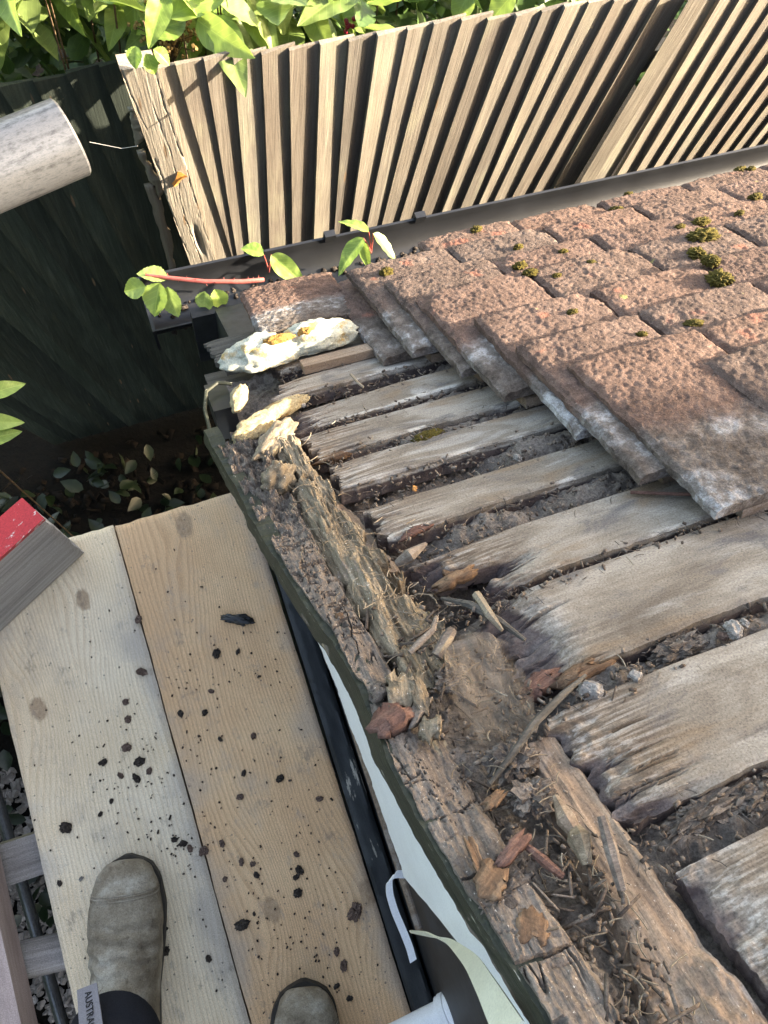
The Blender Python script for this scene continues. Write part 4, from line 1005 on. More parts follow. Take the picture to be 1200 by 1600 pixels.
loose("wood_flake", (532, 963), .004, (.010, .010, .004), .2, M['orangewood'], "tiny orange flake on the grey cracked timber", "wood flake", 811)
loose("wood_flake", (770, 1252), .006, (.022, .010, .005), .3, M['orangewood'], "pinkish orange flake beside the dark verge channel", "wood flake", 812)
loose("tile_flake", (648, 763), -.004, (.010, .006, .004), 1.0, M['leafdry'], "small orange red tile flake in a board gap", "tile flake", 813)
loose("tile_flake", (652, 568), -.004, (.022, .009, .004), .2, M['redwood'], "flat dull red tile flake in an upper board gap", "tile flake", 814)
loose("tile_flake", (992, 1056), .002, (.010, .010, .007), .2, M['stone'], "pale stone with orange side in the gap below the long grey board", "stone", 815)
for (u, v, d_, lb) in [((1147), 984, .016, "large pale stone in the debris at the right edge"), (1163, 974, .008, "small grey stone touching the large pale stone"), (1130, 994, .009, "rusty brown stone left of the large pale stone"),
                       (922, 1080, .018, "mottled grey stone at the end of a dark stick"), (617, 633 + 0, .0, None), (808, 716, .010, "grey angular stone in a middle board gap"), (571, 717, .008, "smooth buff pebble at the broken board end"), (690, 679, .006, "white pebble beside green moss in a board gap"), (473, 633, .010, "white crumb at the far board ends")]:
    if lb: blob("stone", rmat(u, v, .0 if d_ > .012 else -.003, random.uniform(0, 3)), (d_ * .5, d_ * .38, d_ * .36), M['stone'] if 'rusty' not in lb else M['brownclod'], None, 820 + int(u), amp=.28, sub=4, label=lb, category="stone")
def stick(name, pts, r, mat, label, cat="stick"):
    P = [np.array(MR @ Vector((*rp(u, v, h), h))) for u, v, h in pts]; O = P[0]
    return obj(name, MB().tube([p - O for p in P], r, 7).me(name, mat), Matrix.Translation(Vector(O)), None, label=label, category=cat)
stick("stick", [(765, 1225, .004), (800, 1180, .010), (835, 1130, .012), (880, 1085, .010), (915, 1055, .006)], [.0012, .0022, .0028, .0024, .0012], M['darkboard'], "dark curved stick leading up to the broken long board")
stick("stick", [(640, 1020, .008), (655, 1005, .010), (676, 985, .012), (682, 965, .008)], [.002, .0028, .0025, .0018], M['verge'], "short bent grey stick at the end of the yellow batten")
stick("stick", [(690, 935, .0), (735, 945, .006), (780, 970, .004), (820, 1000, .002)], [.0015, .0035, .003, .0015], M['darkboard'], "flat dark splinter crossing the rot hole")
stick("stick", [(745, 930, .004), (765, 960, .010), (785, 985, .006)], [.004, .0035, .0015], M['straw'], "pale ended grey splinter standing in the rot hole")
stick("stick", [(682, 1025, .004), (700, 995, .010), (706, 985, .010)], [.004, .005, .004], M['verge'], "stubby grey splinter between batten and cobweb")
stick("stick", [(700, 1015, .004), (745, 1003, .006)], [.004, .005], M['verge'], "short squared grey splinter beside the stubby splinter")
stick("stick", [(940, 1275, .020), (955, 1330, .012), (972, 1390, .0)], [.0028, .004, .003], M['verge'], "pale grey nail like stick leaning on the brown rafter")
stick("stick", [(985, 769, .004), (1060, 772, .005), (1155, 773, .006)], .0016, M['redwood'], "long thin brown twig lying on a board by the tiles")
stick("stick", [(905, 1310, .006), (885, 1280, .010), (868, 1245, .006)], [.003, .006, .002], M['rafter'], "rusty brown peeling bark sliver on the brown rafter")
stick("stick", [(918, 1350, .004), (905, 1310, .010), (895, 1285, .006)], [.003, .007, .002], M['fibre'], "buff sliver beside the rusty bark sliver")
stick("stick", [(820, 1320, .006), (850, 1345, .008), (880, 1370, .004)], [.002, .003, .002], M['redwood'], "reddish root like stick in the near debris")
stick("stick", [(548, 585, .010), (558, 597, .012), (568, 605, .008)], .0016, M['straw'], "short straw on the far boards beside the foam")
stick("stick", [(622, 880, .0), (640, 868, .010), (665, 850, .006)], [.004, .006, .002], M['verge'], "grey splinter pointing up from the dark slot")
# lumps of dusty debris in the near channel and on the board gaps
for k, (u, v, d3, hh_, lb) in enumerate([((705), 1062, (.016, .013, .010), -.004, "speckled grey clump beside the cobweb"), (800, 1190, (.020, .016, .012), .0, "pale speckled fungus like clump above the mossy clump"), (830, 1245, (.018, .014, .011), .0, "grey mossy clump in the near channel"),
                                     (1110, 1262, (.040, .012, .010), -.010, "big dusty debris clump under the near board"), (1180, 1245, (.024, .012, .010), -.010, "dusty clump at the right edge under the near board"), (790, 1390, (.020, .014, .010), .002, "dark wet clump beside the orange flake"), (1060, 1015, (.03, .012, .010), -.006, "grey fluffy debris clump left of the large pale stone"), (880, 878, (.03, .009, .008), -.006, "grey debris clump below a middle board")]):
    blob("debris_clump", rmat(u, v, hh_ - .003, .1), [q * .75 for q in d3], M['debris'], None, 840 + k, amp=.5, fr=3.5, sub=4, label=lb, category="debris clump")
blob("moss_clump", rmat(668, 684, -.002, .15), (.020, .007, .007), M['moss'], None, 861, amp=.3, fr=4, sub=4, label="dark green moss strip in a board gap", category="moss")

# cobweb sheet over the hole
cw = np.array([[rp(u, v, h_)[0] for u, v, h_ in row] for row in [[(690, 1000, .006), (760, 990, .008), (800, 1010, .002)], [(695, 1050, .010), (755, 1050, .006), (830, 1080, -.006)], [(700, 1110, .004), (770, 1120, -.004), (835, 1140, .0)], [(740, 1165, .0), (790, 1165, .002), (840, 1150, .004)]]])
cs = np.array([[rp(u, v, h_)[1] for u, v, h_ in row] for row in [[(690, 1000, .006), (760, 990, .008), (800, 1010, .002)], [(695, 1050, .010), (755, 1050, .006), (830, 1080, -.006)], [(700, 1110, .004), (770, 1120, -.004), (835, 1140, .0)], [(740, 1165, .0), (790, 1165, .002), (840, 1150, .004)]]])
chh = np.array([[.010, .012, .004], [.012, .004, -.004], [.006, -.004, .0], [.002, .002, .004]])
def up2(a, nu, nv):
    r_ = np.stack([np.interp(np.linspace(0, a.shape[0] - 1, nu), np.arange(a.shape[0]), a[:, j]) for j in range(a.shape[1])], 1)
    return np.stack([np.interp(np.linspace(0, a.shape[1] - 1, nv), np.arange(a.shape[1]), r_[i]) for i in range(nu)], 0)
A, B, C_ = up2(cw, 60, 46), up2(cs, 60, 46), up2(chh, 60, 46)
C_ = C_ + .003 * fbm(A * 50, B * 18, seed=870) + .0012 * fbm(A * 220, B * 60, seed=871)
ed_ = np.linspace(0, 1, 46)[None, :] - .5
B = B + .005 * fbm(A * 60, 0 * A, seed=872)
x0, s0 = A.mean(), B.mean()
obj("cobweb", mesh("cobweb", np.stack([A - x0, B - s0, C_], -1), grid_faces(60, 46, 0, True), M['web'], 180), MR @ Matrix.Translation(Vector((x0, s0, 0))), None, label="dusty brown cobweb sheet stretched over the rot hole", category="cobweb")

# moss cushions on the tiles --------------------------------------
moss = [(1098, 370, .028, .013, "largest domed moss cushion on the upper tiles"), (1088, 397, .020, .010, "moss cushion just below the largest cushion"), (1110, 408, .018, .009, "moss tail joined to the second cushion"), (1124, 436, .024, .012, "oval moss cushion lowest of the three big ones"),
        (812, 416, .013, .009, "brown moss tuft on the middle tiles, upper of a pair"), (828, 427, .013, .008, "yellow moss tuft on the middle tiles, lower of a pair"), (1084, 506, .014, .006, "flat yellow moss on the big front tile"), (744, 361, .014, .010, "yellow moss tuft at the tile edge beside the gutter joint"),
        (604, 428, .013, .012, "ochre moss tuft on the corner of the eave tile"), (1062, 356, .010, .008, "small moss tuft left of the largest cushion"), (1095, 347, .018, .008, "low moss cushion above the largest cushion"), (1155, 334, .011, .007, "round moss tuft right of the low cushion"), (1180, 308, .016, .008, "moss cushion near the right edge of the picture"),
        (1157, 266, .016, .008, "moss cushion high on the right, left of a pair"), (1174, 264, .010, .006, "small moss tuft high on the right, right of a pair"), (963, 327, .014, .006, "flat moss patch far up near the gutter"), (982, 304, .010, .006, "green moss tuft nearest the long gutter"), (880, 393, .009, .005, "green moss speck on a middle tile"),
        (810, 386, .010, .006, "moss speck between gutter and middle tufts"), (870, 431, .008, .005, "tiny moss tuft right of the yellow pair"), (894, 488, .010, .005, "bright green moss at the dark tile notch"), (1003, 522, .008, .004, "tiny yellow moss on the front tile, left of the flat moss"), (923, 411, .009, .005, "green moss at a tile corner in the middle")]
def tile_h(x, s):
    b = 0.0
    for c in slow:
        if slow[c] - TL <= s <= slow[c] + .004 and x >= first[c]: b = max(b, HB + TT + (s - slow[c] + TL) * math.sin(tilt))
    return b
for k, (u, v, r_, hh_, lb) in enumerate(moss):
    ht_ = .06
    for _ in range(3): ht_ = tile_h(*rp(u, v, ht_)) or .06
    blob("moss_clump", rmat(u, v, ht_ + .003, -.5 if k in (1, 2, 3) else random.uniform(-.4, .4)), (r_ * (.75 if k not in (1, 2, 3) else .55), r_ * (.5 if k not in (1, 2, 3) else .75), hh_ * .7), M['moss'], None, 880 + k, amp=.38, fr=5.5, sub=5 if r_ > .017 else 4, flat=-.5, label=lb, category="moss")

# ================================================================== SCAFFOLD
def plank_frame(x, y, z, yaw=0): return Matrix.Translation(Vector((x, y, z))) @ Matrix.Rotation(math.pi / 2 + yaw, 4, 'Z')
def plank(name, L, W_, T, mat, mw, parent=None, seed=0, nu=300, nv=40, **kw):
    U, A = np.meshgrid(np.linspace(-L, 0, nu), np.linspace(-W_ / 2, W_ / 2, nv), indexing='ij')
    ed = np.minimum(W_ / 2 - np.abs(A), -U)
    H = .0006 * fbm(U * 12, A * 60, seed=seed) - .004 * sst(.005, 0, ed) ** 2
    A2 = A + .0012 * fbm(U * 18, 0 * U, seed=seed + 1) * np.sign(A); U2 = U + .0025 * fbm(A * 45, 0 * U, seed=seed + 2) * (U > -.02)
    V_, F_ = shell(np.stack([U2, A2, H], -1), np.stack([U2, A2, 0 * H - T], -1))
    return obj(name, mesh(name, V_, F_, mat, 50), mw, parent, **kw)
EL, ER = at_z(146, 828, 0), at_z(268, 796, 0)
mwl = plank_frame(-.2685, EL[1], 0); mwr = plank_frame(-.0425, ER[1], 0)
def kn(mw, u, v, r_):
    p = mw.inverted() @ Vector(at_z(u, v, 0)); return (p.x, p.y, r_)
M['plankl'] = mk_plank('pale scaffold softwood', (0.79, 0.63, 0.43), (0.87, 0.74, 0.55), (0.62, 0.45, 0.28), (0.42, 0.37, 0.32), [kn(mwl, 130, 937, .020), kn(mwl, 60, 1108, .022)], 3.3, 150)
M['plankr'] = mk_plank('warm scaffold softwood', (0.72, 0.45, 0.25), (0.79, 0.53, 0.31), (0.48, 0.27, 0.14), (0.39, 0.32, 0.26), [kn(mwr, 288, 820, .026), kn(mwr, 425, 1422, .022), kn(mwr, 575, 1397, .022), kn(mwr, 560, 1120, .010)], 8.1, 175)
plank("scaffold_board", 1.9, .2235, .038, M['plankl'], mwl, seed=31, label="pale outer scaffold board the left boot stands on", category="scaffold board", group="scaffold boards")
plank("scaffold_board", 1.9, .2235, .038, M['plankr'], mwr, seed=32, label="warm brown inner scaffold board next to the black rail", category="scaffold board", group="scaffold boards")
# board set on edge at the left with red painted top
b0 = at_z(133, 866, .002); b1 = at_z(0, 990, .002); dv = (b1 - b0)[:2]; dv /= np.linalg.norm(dv)
yaw = math.atan2(-dv[1], -dv[0])
mw = Matrix.Translation(Vector(b0)) @ Matrix.Rotation(yaw, 4, 'Z')
toe = empty("toe_board", b0, "grey toe board standing on edge at the left with flaking red top", "board")
def vboard(L, T, H0, H1, nu, nz, seed):
    U, Z = np.meshgrid(np.linspace(-L, 0, nu), np.linspace(H0, H1, nz), indexing='ij')
    ed = np.minimum(np.minimum(Z - H0, H1 - Z), -U); n_ = .0008 * fbm(U * 8, Z * 90, seed=seed) - .003 * sst(.006, 0, ed) ** 2
    U2 = U + .002 * fbm(Z * 50, 0 * U, seed=seed + 1) * (U > -.02)
    return shell(np.stack([U2, -n_, Z], -1), np.stack([U2, T + n_, Z], -1))
V_, F_ = vboard(.9, .040, 0, .232, 120, 30, 35); obj("plank", mesh("plank", V_, F_, M['greyplank'], 50), mw, toe)
V_, F_ = plank.__globals__['shell'](*[np.stack([np.linspace(-.9, .0008, 60)[:, None] + 0 * np.linspace(0, 1, 10)[None, :], -.001 + .042 * np.linspace(0, 1, 10)[None, :] + 0 * np.linspace(0, 1, 60)[:, None], zz_ + .0006 * fbm(np.linspace(0, 40, 60)[:, None] + 0 * np.zeros((1, 10)), np.linspace(0, 3, 10)[None, :] + 0 * np.zeros((60, 1)), seed=36)], -1) for zz_ in (.2345, .226)])
obj("red_paint", mesh("red_paint", V_, F_, M['redpaint'], 60), mw, toe, label="flaking red paint on the top edge")
# pinkish guard board close to the lens at the lower left
zp = .022; g0 = at_z(33, 1600, zp); g1 = at_z(-14, 1385, zp)
dv = g1 - g0; yaw = math.atan2(dv[1], dv[0]); 
U, A = np.meshgrid(np.linspace(-.9, .75, 80), np.linspace(0, .20, 12), indexing='ij'); n_ = .0006 * fbm(U * 20, A * 60, seed=37)
V_, F_ = shell(np.stack([U, A, n_], -1), np.stack([U, A, n_ * 0 - .060], -1))
obj("guard_board", mesh("guard_board", V_, F_, M['pinkwood'], 40), Matrix.Translation(Vector(g0)) @ Matrix.Rotation(yaw, 4, 'Z'), None, label="pinkish dusty timber guard board at the lower left edge", category="board")
def tube_thing(name, p0, p1, r_, mat, label, cat="tube", hollow=True):
    p0 = Vector(p0); p1 = Vector(p1); L = (p1 - p0).length
    q = (p1 - p0).to_track_quat('X', 'Z').to_matrix().to_4x4()
    n = 40; rings = [(0, r_), (L - .0015, r_), (L, r_ - .0015), (L, r_ - .004), (L - .002, r_ - .0045), (L - .2, r_ - .0045)] if hollow else [(0, 0.0001), (0, r_), (L - .002, r_), (L, r_ - .002), (L, .0001)]
    V = [(x, rr2 * math.cos(a), rr2 * math.sin(a)) for x, rr2 in rings for a in [2 * math.pi * j / n for j in range(n)]]
    F = [(i * n + j, i * n + (j + 1) % n, (i + 1) * n + (j + 1) % n, (i + 1) * n + j) for i in range(len(rings) - 1) for j in range(n)]
    me = mesh(name, V, [f[::-1] for f in F], mat, 40)
    return obj(name, me, Matrix.Translation(p0) @ q, None, label=label, category=cat)
te = at_d(113, 214, .56); rd = ray(113, 212); 
td = CW @ np.array([-1, .62, -.30]); td /= np.linalg.norm(td)
tube_thing("scaffold_tube", te + td * 1.0, te, .0232, M['galv'], "bright galvanised scaffold tube end pointing in at the upper left")
def hz(u0, v0, u1, v1, z): return at_z(u0, v0, z), at_z(u1, v1, z)
a, b = hz(-30, 1515, 110, 1483, -.075); dv = (b - a) / np.linalg.norm(b - a)
tube_thing("scaffold_tube", a - dv * .9, b + dv * .5, .027, M['greyplank'], "grey round scaffold tube under the boards, nearer the boot")
a, b = hz(-30, 1362, 80, 1325, -.09); dv = (b - a) / np.linalg.norm(b - a); L = 1.6
obj("bearer", MB().box((0, 0, 0), (L, .062, .062)).me("bearer", M['greyplank'], None), Matrix.Translation(Vector((a + b) / 2)) @ Matrix.Rotation(math.atan2(dv[1], dv[0]), 4, 'Z'), None, label="grey squared timber bearer under the boards, farther from the boot", category="timber")
a, b = hz(40, 1400, 66, 1490, -.45)
tube_thing("scaffold_tube", a + (a - b) * 2.0, b + (b - a) * 6, .011, M['galv'], "thin pale tube low under the scaffold beside the pinkish board")

# ---------------------------------------------------------------- crumbs on the boards
crumbs = [(103, 1293, 11, 0, "black mortar crumb alone on the pale board above the boot"), (218, 1190, 9, 0, "black crumb in the middle cluster on the pale board, upper"), (213, 1216, 9, 0, "black crumb in the middle cluster on the pale board, lower"), (161, 1191, 7, 0, "dark crumb left of the middle cluster"),
          (198, 1168, 9, 1, "brown crumb just above the middle cluster"), (233, 1205, 6, 1, "brown splinter crumb right of the middle cluster"), (188, 1212, 6, 1, "brown crumb left in the middle cluster"), (222, 1050, 10, 1, "reddish brown crumb beside the gap between the boards"), (216, 968, 7, 1, "brown crumb wedged in the gap between the boards"), (196, 1097, 6, 1, "small brown crumb high on the pale board"),
          (200, 1124, 7, 1, "pale brown crumb above the brown cluster crumb"), (157, 1272, 5, 0, "small crumb below the middle cluster"), (174, 1252, 5, 0, "tiny black crumb just below the middle cluster"), (338, 1021, 9, 0, "black smudged crumb on the warm board, far part"), (372, 1018, 6, 0, "dark crumb right of the black smudged crumb"), (330, 1080, 5, 1, "brown crumb below the black smudged crumb"),
          (282, 1115, 6, 0, "black crumb on the warm board near the gap"), (320, 1113, 6, 0, "grey black round crumb right of the one near the gap"), (344, 1155, 5, 0, "tiny jet black crumb mid warm board"), (396, 1150, 7, 1, "brown black crumb right of the tiny jet black one"), (437, 1217, 8, 0, "dark crumb in the middle right of the warm board"), (375, 1245, 7, 1, "greenish brown crumb in the middle of the warm board"),
          (381, 1208, 5, 0, "small black crumb above the greenish brown crumb"), (499, 1248, 6, 1, "brown crumb near the black rail"), (463, 1335, 6, 1, "brown crumb topmost of the column above the knot"), (468, 1360, 9, 0, "dark crumb middle of the column above the knot"), (463, 1371, 6, 0, "dark crumb touching the middle column crumb"), (465, 1395, 9, 0, "black crumb lowest of the column above the knot"),
          (555, 1424, 16, 1, "large brown tile fragment on the warm board near the rail"), (526, 1487, 8, 1, "small brown fragment below the large tile fragment"), (537, 1509, 9, 1, "grey brown fragment below the small brown fragment"), (378, 1445, 11, 0, "black crumb by the gap left of the oval knot"), (397, 1428, 4, 0, "tiny crumb beside the oval knot"), (326, 1498, 6, 0, "dark crumb on the pale board right of the boot"),
          (258, 1486, 9, 0, "long dark crumb beside the boot"), (259, 1451, 4, 0, "tiny crumb beside the boot, above the long crumb"), (93, 1380, 5, 0, "small grey stone left of the boot toe"), (127, 1373, 5, 2, "pale blue grey pebble touching the boot toe"), (286, 1318, 8, 0, "black crumb in the cluster right of the boot toe"), (272, 1312, 6, 0, "black crumb left in the cluster by the boot toe"),
          (297, 1326, 7, 1, "rusty splinter in the cluster by the boot toe"), (347, 1318, 6, 1, "brown crumb just right of the gap near the boot"), (377, 1347, 6, 1, "brown fragment left of three on the warm board"), (395, 1350, 5, 1, "brown fragment right of three on the warm board"), (401, 1367, 6, 0, "greyish fragment lowest of three on the warm board"), (351, 1374, 5, 1, "pinkish fragment near the gap below the three"),
          (526, 1541, 6, 0, "black crumb beside the right boot, upper"), (546, 1560, 6, 0, "black crumb beside the right boot, lower"), (318, 1330, 8, 1, "rusty crumb at the gap between the boards near the boot")]
for k, (u, v, r_, ty, lb) in enumerate(crumbs):
    p = at_z(u, v, .001); rr2 = r_ / 1150.0
    blob("crumb" if ty != 2 else "pebble", Matrix.Translation(Vector((p[0], p[1], rr2 * .22))) @ Matrix.Rotation(random.uniform(0, 3), 4, 'Z'), (rr2 * random.uniform(.8, 1.05), rr2 * random.uniform(.55, .8), rr2 * .5), [M['mortar'], M['brownclod'], M['stone']][ty], None, 900 + k, amp=.42, fr=2.6, sub=4, flat=-.45, label=lb, category="crumb" if ty != 2 else "pebble", group="crumbs on the scaffold boards")
# dark flat piece of lead and metal scrap
p = at_z(372, 968, .004)
blob("metal_scrap", Matrix.Translation(Vector(p)) @ Matrix.Rotation(-.45, 4, 'Z'), (.024, .008, .005), M['gutter'], None, 960, amp=.4, fr=3, sub=4, label="dark metal scrap lying on the warm scaffold board", category="scrap")
def bplace(g):
    u, v = g.uniform(20, 620), g.uniform(860, 1600)
    while True:
        c = [(215, 1200, 60, 60), (290, 1320, 45, 25), (360, 1050, 70, 80), (470, 1370, 60, 80), (250, 1150, 150, 150), (400, 1200, 120, 200), (220, 1450, 140, 120), (480, 1500, 80, 80)][g.integers(0, 8)]
        u, v = g.normal(c[0], c[2]), g.normal(c[1], c[3])
        p = at_z(u, v, .0016)
        if -.375 < p[0] < .066 and p[1] < .34 and abs(p[0] + .155) > .006: return p, None
V_, F_ = chiprow(330, bplace, lambda g: (g.uniform(.0008, .0032) * (1 + 1.2 * (g.uniform() > .93)), g.uniform(.001, .0025)), 75, .5)
obj("dirt_specks", mesh("dirt_specks", V_, F_, M['mortar']), label="tiny dark dirt specks sprinkled over both scaffold boards", category="dirt", kind="stuff")

# ================================================================== white bits on the gable
zc = .20
pts = [at_z(u, v, zc + dz_) for u, v, dz_ in [(634, 1366, 0), (618, 1365, .004), (608, 1378, .004), (609, 1398, 0), (617, 1425, -.004), (630, 1455, -.008), (640, 1480, -.010), (646, 1502, -.010)]]
ribbon("white_strap", pts, .0095, [(.3, 1, 0), (.6, .8, 0), (1, .2, 0), (1, 0, 0), (1, .1, 0), (1, .15, 0), (1, .15, 0), (1, .15, 0)], M['whiteplastic'], thick=.002, label="thin white plastic strap curling out beside the white sheet", category="strap")
pz_ = .12; c0 = at_z(707, 1578, pz_); ax = CW @ np.array([-.86, .50, .10]); ax /= np.linalg.norm(ax)
pipe = empty("waste_pipe", c0, "white plastic pipe end with ribbed collar at the bottom edge", "pipe")
def lathe(name, prof, mat, mw, parent, n=48):
    V = [(x, r_ * math.cos(2 * math.pi * j / n), r_ * math.sin(2 * math.pi * j / n)) for x, r_ in prof for j in range(n)]
    F = [(i * n + j, (i + 1) * n + j, (i + 1) * n + (j + 1) % n, i * n + (j + 1) % n) for i in range(len(prof) - 1) for j in range(n)]
    return obj(name, mesh(name, V, [f[::-1] for f in F], mat, 30), mw, parent)
mwp = Matrix.Translation(Vector(c0)) @ Vector(ax).to_track_quat('X', 'Z').to_matrix().to_4x4()
lathe("pipe", [(0.006, .0001), (.006, .014), (.0, .016), (.0, .019), (.35, .019), (.35, .0001)], M['whiteplastic'], mwp, pipe)
lathe("collar", [(-.012, .0155), (-.012, .0275), (-.007, .0275), (-.007, .025), (-.001, .025), (.0, .0235), (.004, .0235), (.005, .025), (.012, .025), (.013, .0235), (.017, .0235), (.017, .0195)], M['whiteplastic'], mwp, pipe)

# ================================================================== PERSON (boots in view)
person = empty("person", (-.16, -.55, 0), "person in worn grey brown pull on boots and dark trousers standing on the boards", "person")
TP = np.array([(.000, .036), (-.004, .048), (-.016, .060), (-.040, .071), (-.075, .080), (-.110, .090), (-.140, .104), (-.162, .128), (-.172, .160), (-.176, .200), (-.178, .235)])
BP = np.array([(.000, .026), (-.003, .016), (-.012, .012), (-.035, .011), (-.070, .011), (-.120, .011), (-.180, .011), (-.255, .012), (-.290, .050), (-.292, .130), (-.290, .220)])
HW = np.array([.006, .024, .036, .046, .051, .049, .044, .042, .043, .047, .050])
def boot(mw, seed):
    nk = 90; t0 = np.linspace(0, 1, len(TP)); t1 = np.linspace(0, 1, nk) ** 1.15
    def sm(a):
        b = np.stack([np.interp(t1, t0, a[:, i]) for i in range(a.shape[1])], 1)
        for _ in range(4): b[1:-1] = (b[:-2] + 2 * b[1:-1] + b[2:]) / 4
        return b
    T, B, W_ = sm(TP), sm(BP), sm(HW[:, None])[:, 0]
    na = 64; an = np.linspace(0, 2 * math.pi, na, endpoint=False)
    ca, sa = np.cos(an), np.sin(an)
    ex = np.where(sa < 0, .45, .9)
    lat = np.sign(ca) * np.abs(ca) ** .8; ver = np.sign(sa) * np.abs(sa) ** ex
    Cc = (T + B) / 2; D = (T - B) / 2
    side = .006 * np.sin(np.linspace(0, 1, nk) * 3)            # slight inward sweep
    V = np.stack([W_[:, None] * lat[None, :] + side[:, None], Cc[:, 0:1] + D[:, 0:1] * ver[None, :], Cc[:, 1:2] + D[:, 1:2] * ver[None, :]], -1)
    Y, Z = V[..., 1], V[..., 2]
    crease = .0024 * np.sin((Y + .012 * fbm(V[..., 0] * 30, Y * 8, seed=seed)) * 330) * sst(-.06, -.085, Y) * sst(-.155, -.12, Y) * sst(.045, .07, Z)
    wr = .0022 * fbm(V[..., 0] * 22, Y * 22, Z * 22, seed=seed + 1) + .0012 * fbm(V[..., 0] * 70, Y * 70, Z * 70, seed=seed + 4) + .003 * fbm(V[..., 0] * 30, Y * 16, Z * 45, seed=seed + 2) * sst(.09, .14, Z)
    N_ = np.stack([lat[None, :] + 0 * Y, np.zeros_like(Y), np.abs(ver)[None, :] * np.sign(ver)[None, :] + 0 * Y], -1); N_ /= np.linalg.norm(N_, axis=-1)[..., None] + 1e-9
    V = V + N_ * (crease + wr)[..., None]
    F = [(i * na + j, (i + 1) * na + j, (i + 1) * na + (j + 1) % na, i * na + (j + 1) % na) for i in range(nk - 1) for j in range(na)] + [tuple(range(na))]
    bo = obj("boot", mesh("boot", V, [f[::-1] for f in F], M['boot'], 180), mw, person)
    # sole
    ys = np.linspace(.004, -.296, 40); hw = np.interp(-ys, [-.004, .0, .01, .03, .07, .12, .18, .25, .28, .296], [.004, .016, .034, .046, .0535, .050, .041, .040, .034, .010])
    top = np.stack([np.stack([-hw + .004, ys, 0 * ys + .016], -1), np.stack([hw + .004, ys, 0 * ys + .016], -1)], 0); bot = top.copy(); bot[..., 2] = .001
    V_, F_ = shell(top[::-1], bot[::-1]); obj("sole", mesh("sole", V_, F_[:, ::-1].copy() if False else F_, M['sole'], 40), mw, bo)
    # stitched toe cap seams: tubes over the vamp
    for sy in (.345, .36, .375):
        i = int(sy * nk); up = [Vector(V[i, j]) + Vector((0, 0, .0008)) for j in range(na) if sa[j] > -.1]
        up.sort(key=lambda q: q.x)
        obj("seam", MB().tube(up, .0009, 6).me("seam", M['boot']), mw, bo)
    return bo, V
def boot_frame(u, v, yaw):
    p = at_z(u, v, .036); return Matrix.Translation(Vector((p[0], p[1], 0))) @ Matrix.Rotation(yaw, 4, 'Z')
mwL = boot_frame(190, 1345, R(-13)); bl_, VB = boot(mwL, 970)
mwRt = boot_frame(471, 1546, R(-16)); br_, _ = boot(mwRt, 980)
# elastic gusset, pull tab with print, trouser cuff of the left boot
def on_boot(pts, off):
    return [np.array(mwL @ Vector(p)) for p in pts]
def patch(name, quad, mat, parent, thick=.0022):
    q = np.array(quad, float); u = np.linspace(0, 1, 12)[:, None, None]; v = np.linspace(0, 1, 12)[None, :, None]
    P = (q[0] * (1 - u) + q[1] * u) * (1 - v) + (q[3] * (1 - u) + q[2] * u) * v
    n_ = np.cross(q[1] - q[0], q[3] - q[0]); n_ /= np.linalg.norm(n_)
    V_, F_ = shell(P, P - n_ * thick); return obj(name, mesh(name, V_, F_, mat, 40), mwL, parent)
tq = [np.array(mwL.inverted() @ Vector(at_z(u, v, z))) for u, v, z in [(124, 1612, .176), (162, 1612, .190), (151, 1535, .135), (120, 1547, .125)]]
tab = patch("pull_tab", tq, M['tab'], bl_)
fc = bpy.data.curves.new("tab_lettering", 'FONT'); fc.body = "AUSTRALIA"; fc.size = .0125; fc.extrude = .0003; fc.space_character = 1.05
fo = bpy.data.objects.new("tab_lettering_tmp", fc); COL.objects.link(fo)
dg = bpy.context.evaluated_depsgraph_get(); tme = bpy.data.meshes.new_from_object(fo.evaluated_get(dg)); bpy.data.objects.remove(fo)
tme.name = "tab_lettering"; tme.materials.clear(); tme.materials.append(M['ink'])
dx = (tq[0] - tq[3]); dx /= np.linalg.norm(dx); nn_ = np.cross(tq[1] - tq[0], tq[3] - tq[0]); nn_ /= np.linalg.norm(nn_); dy = np.cross(nn_, dx)
o_ = tq[3] * .60 + tq[2] * .40 + nn_ * .0009 + dx * .010
lm = Matrix.Identity(4)
for i in range(3): lm[i][0], lm[i][1], lm[i][2], lm[i][3] = dx[i], dy[i], nn_[i], o_[i]
obj("tab_lettering", tme, mwL @ lm, tab)
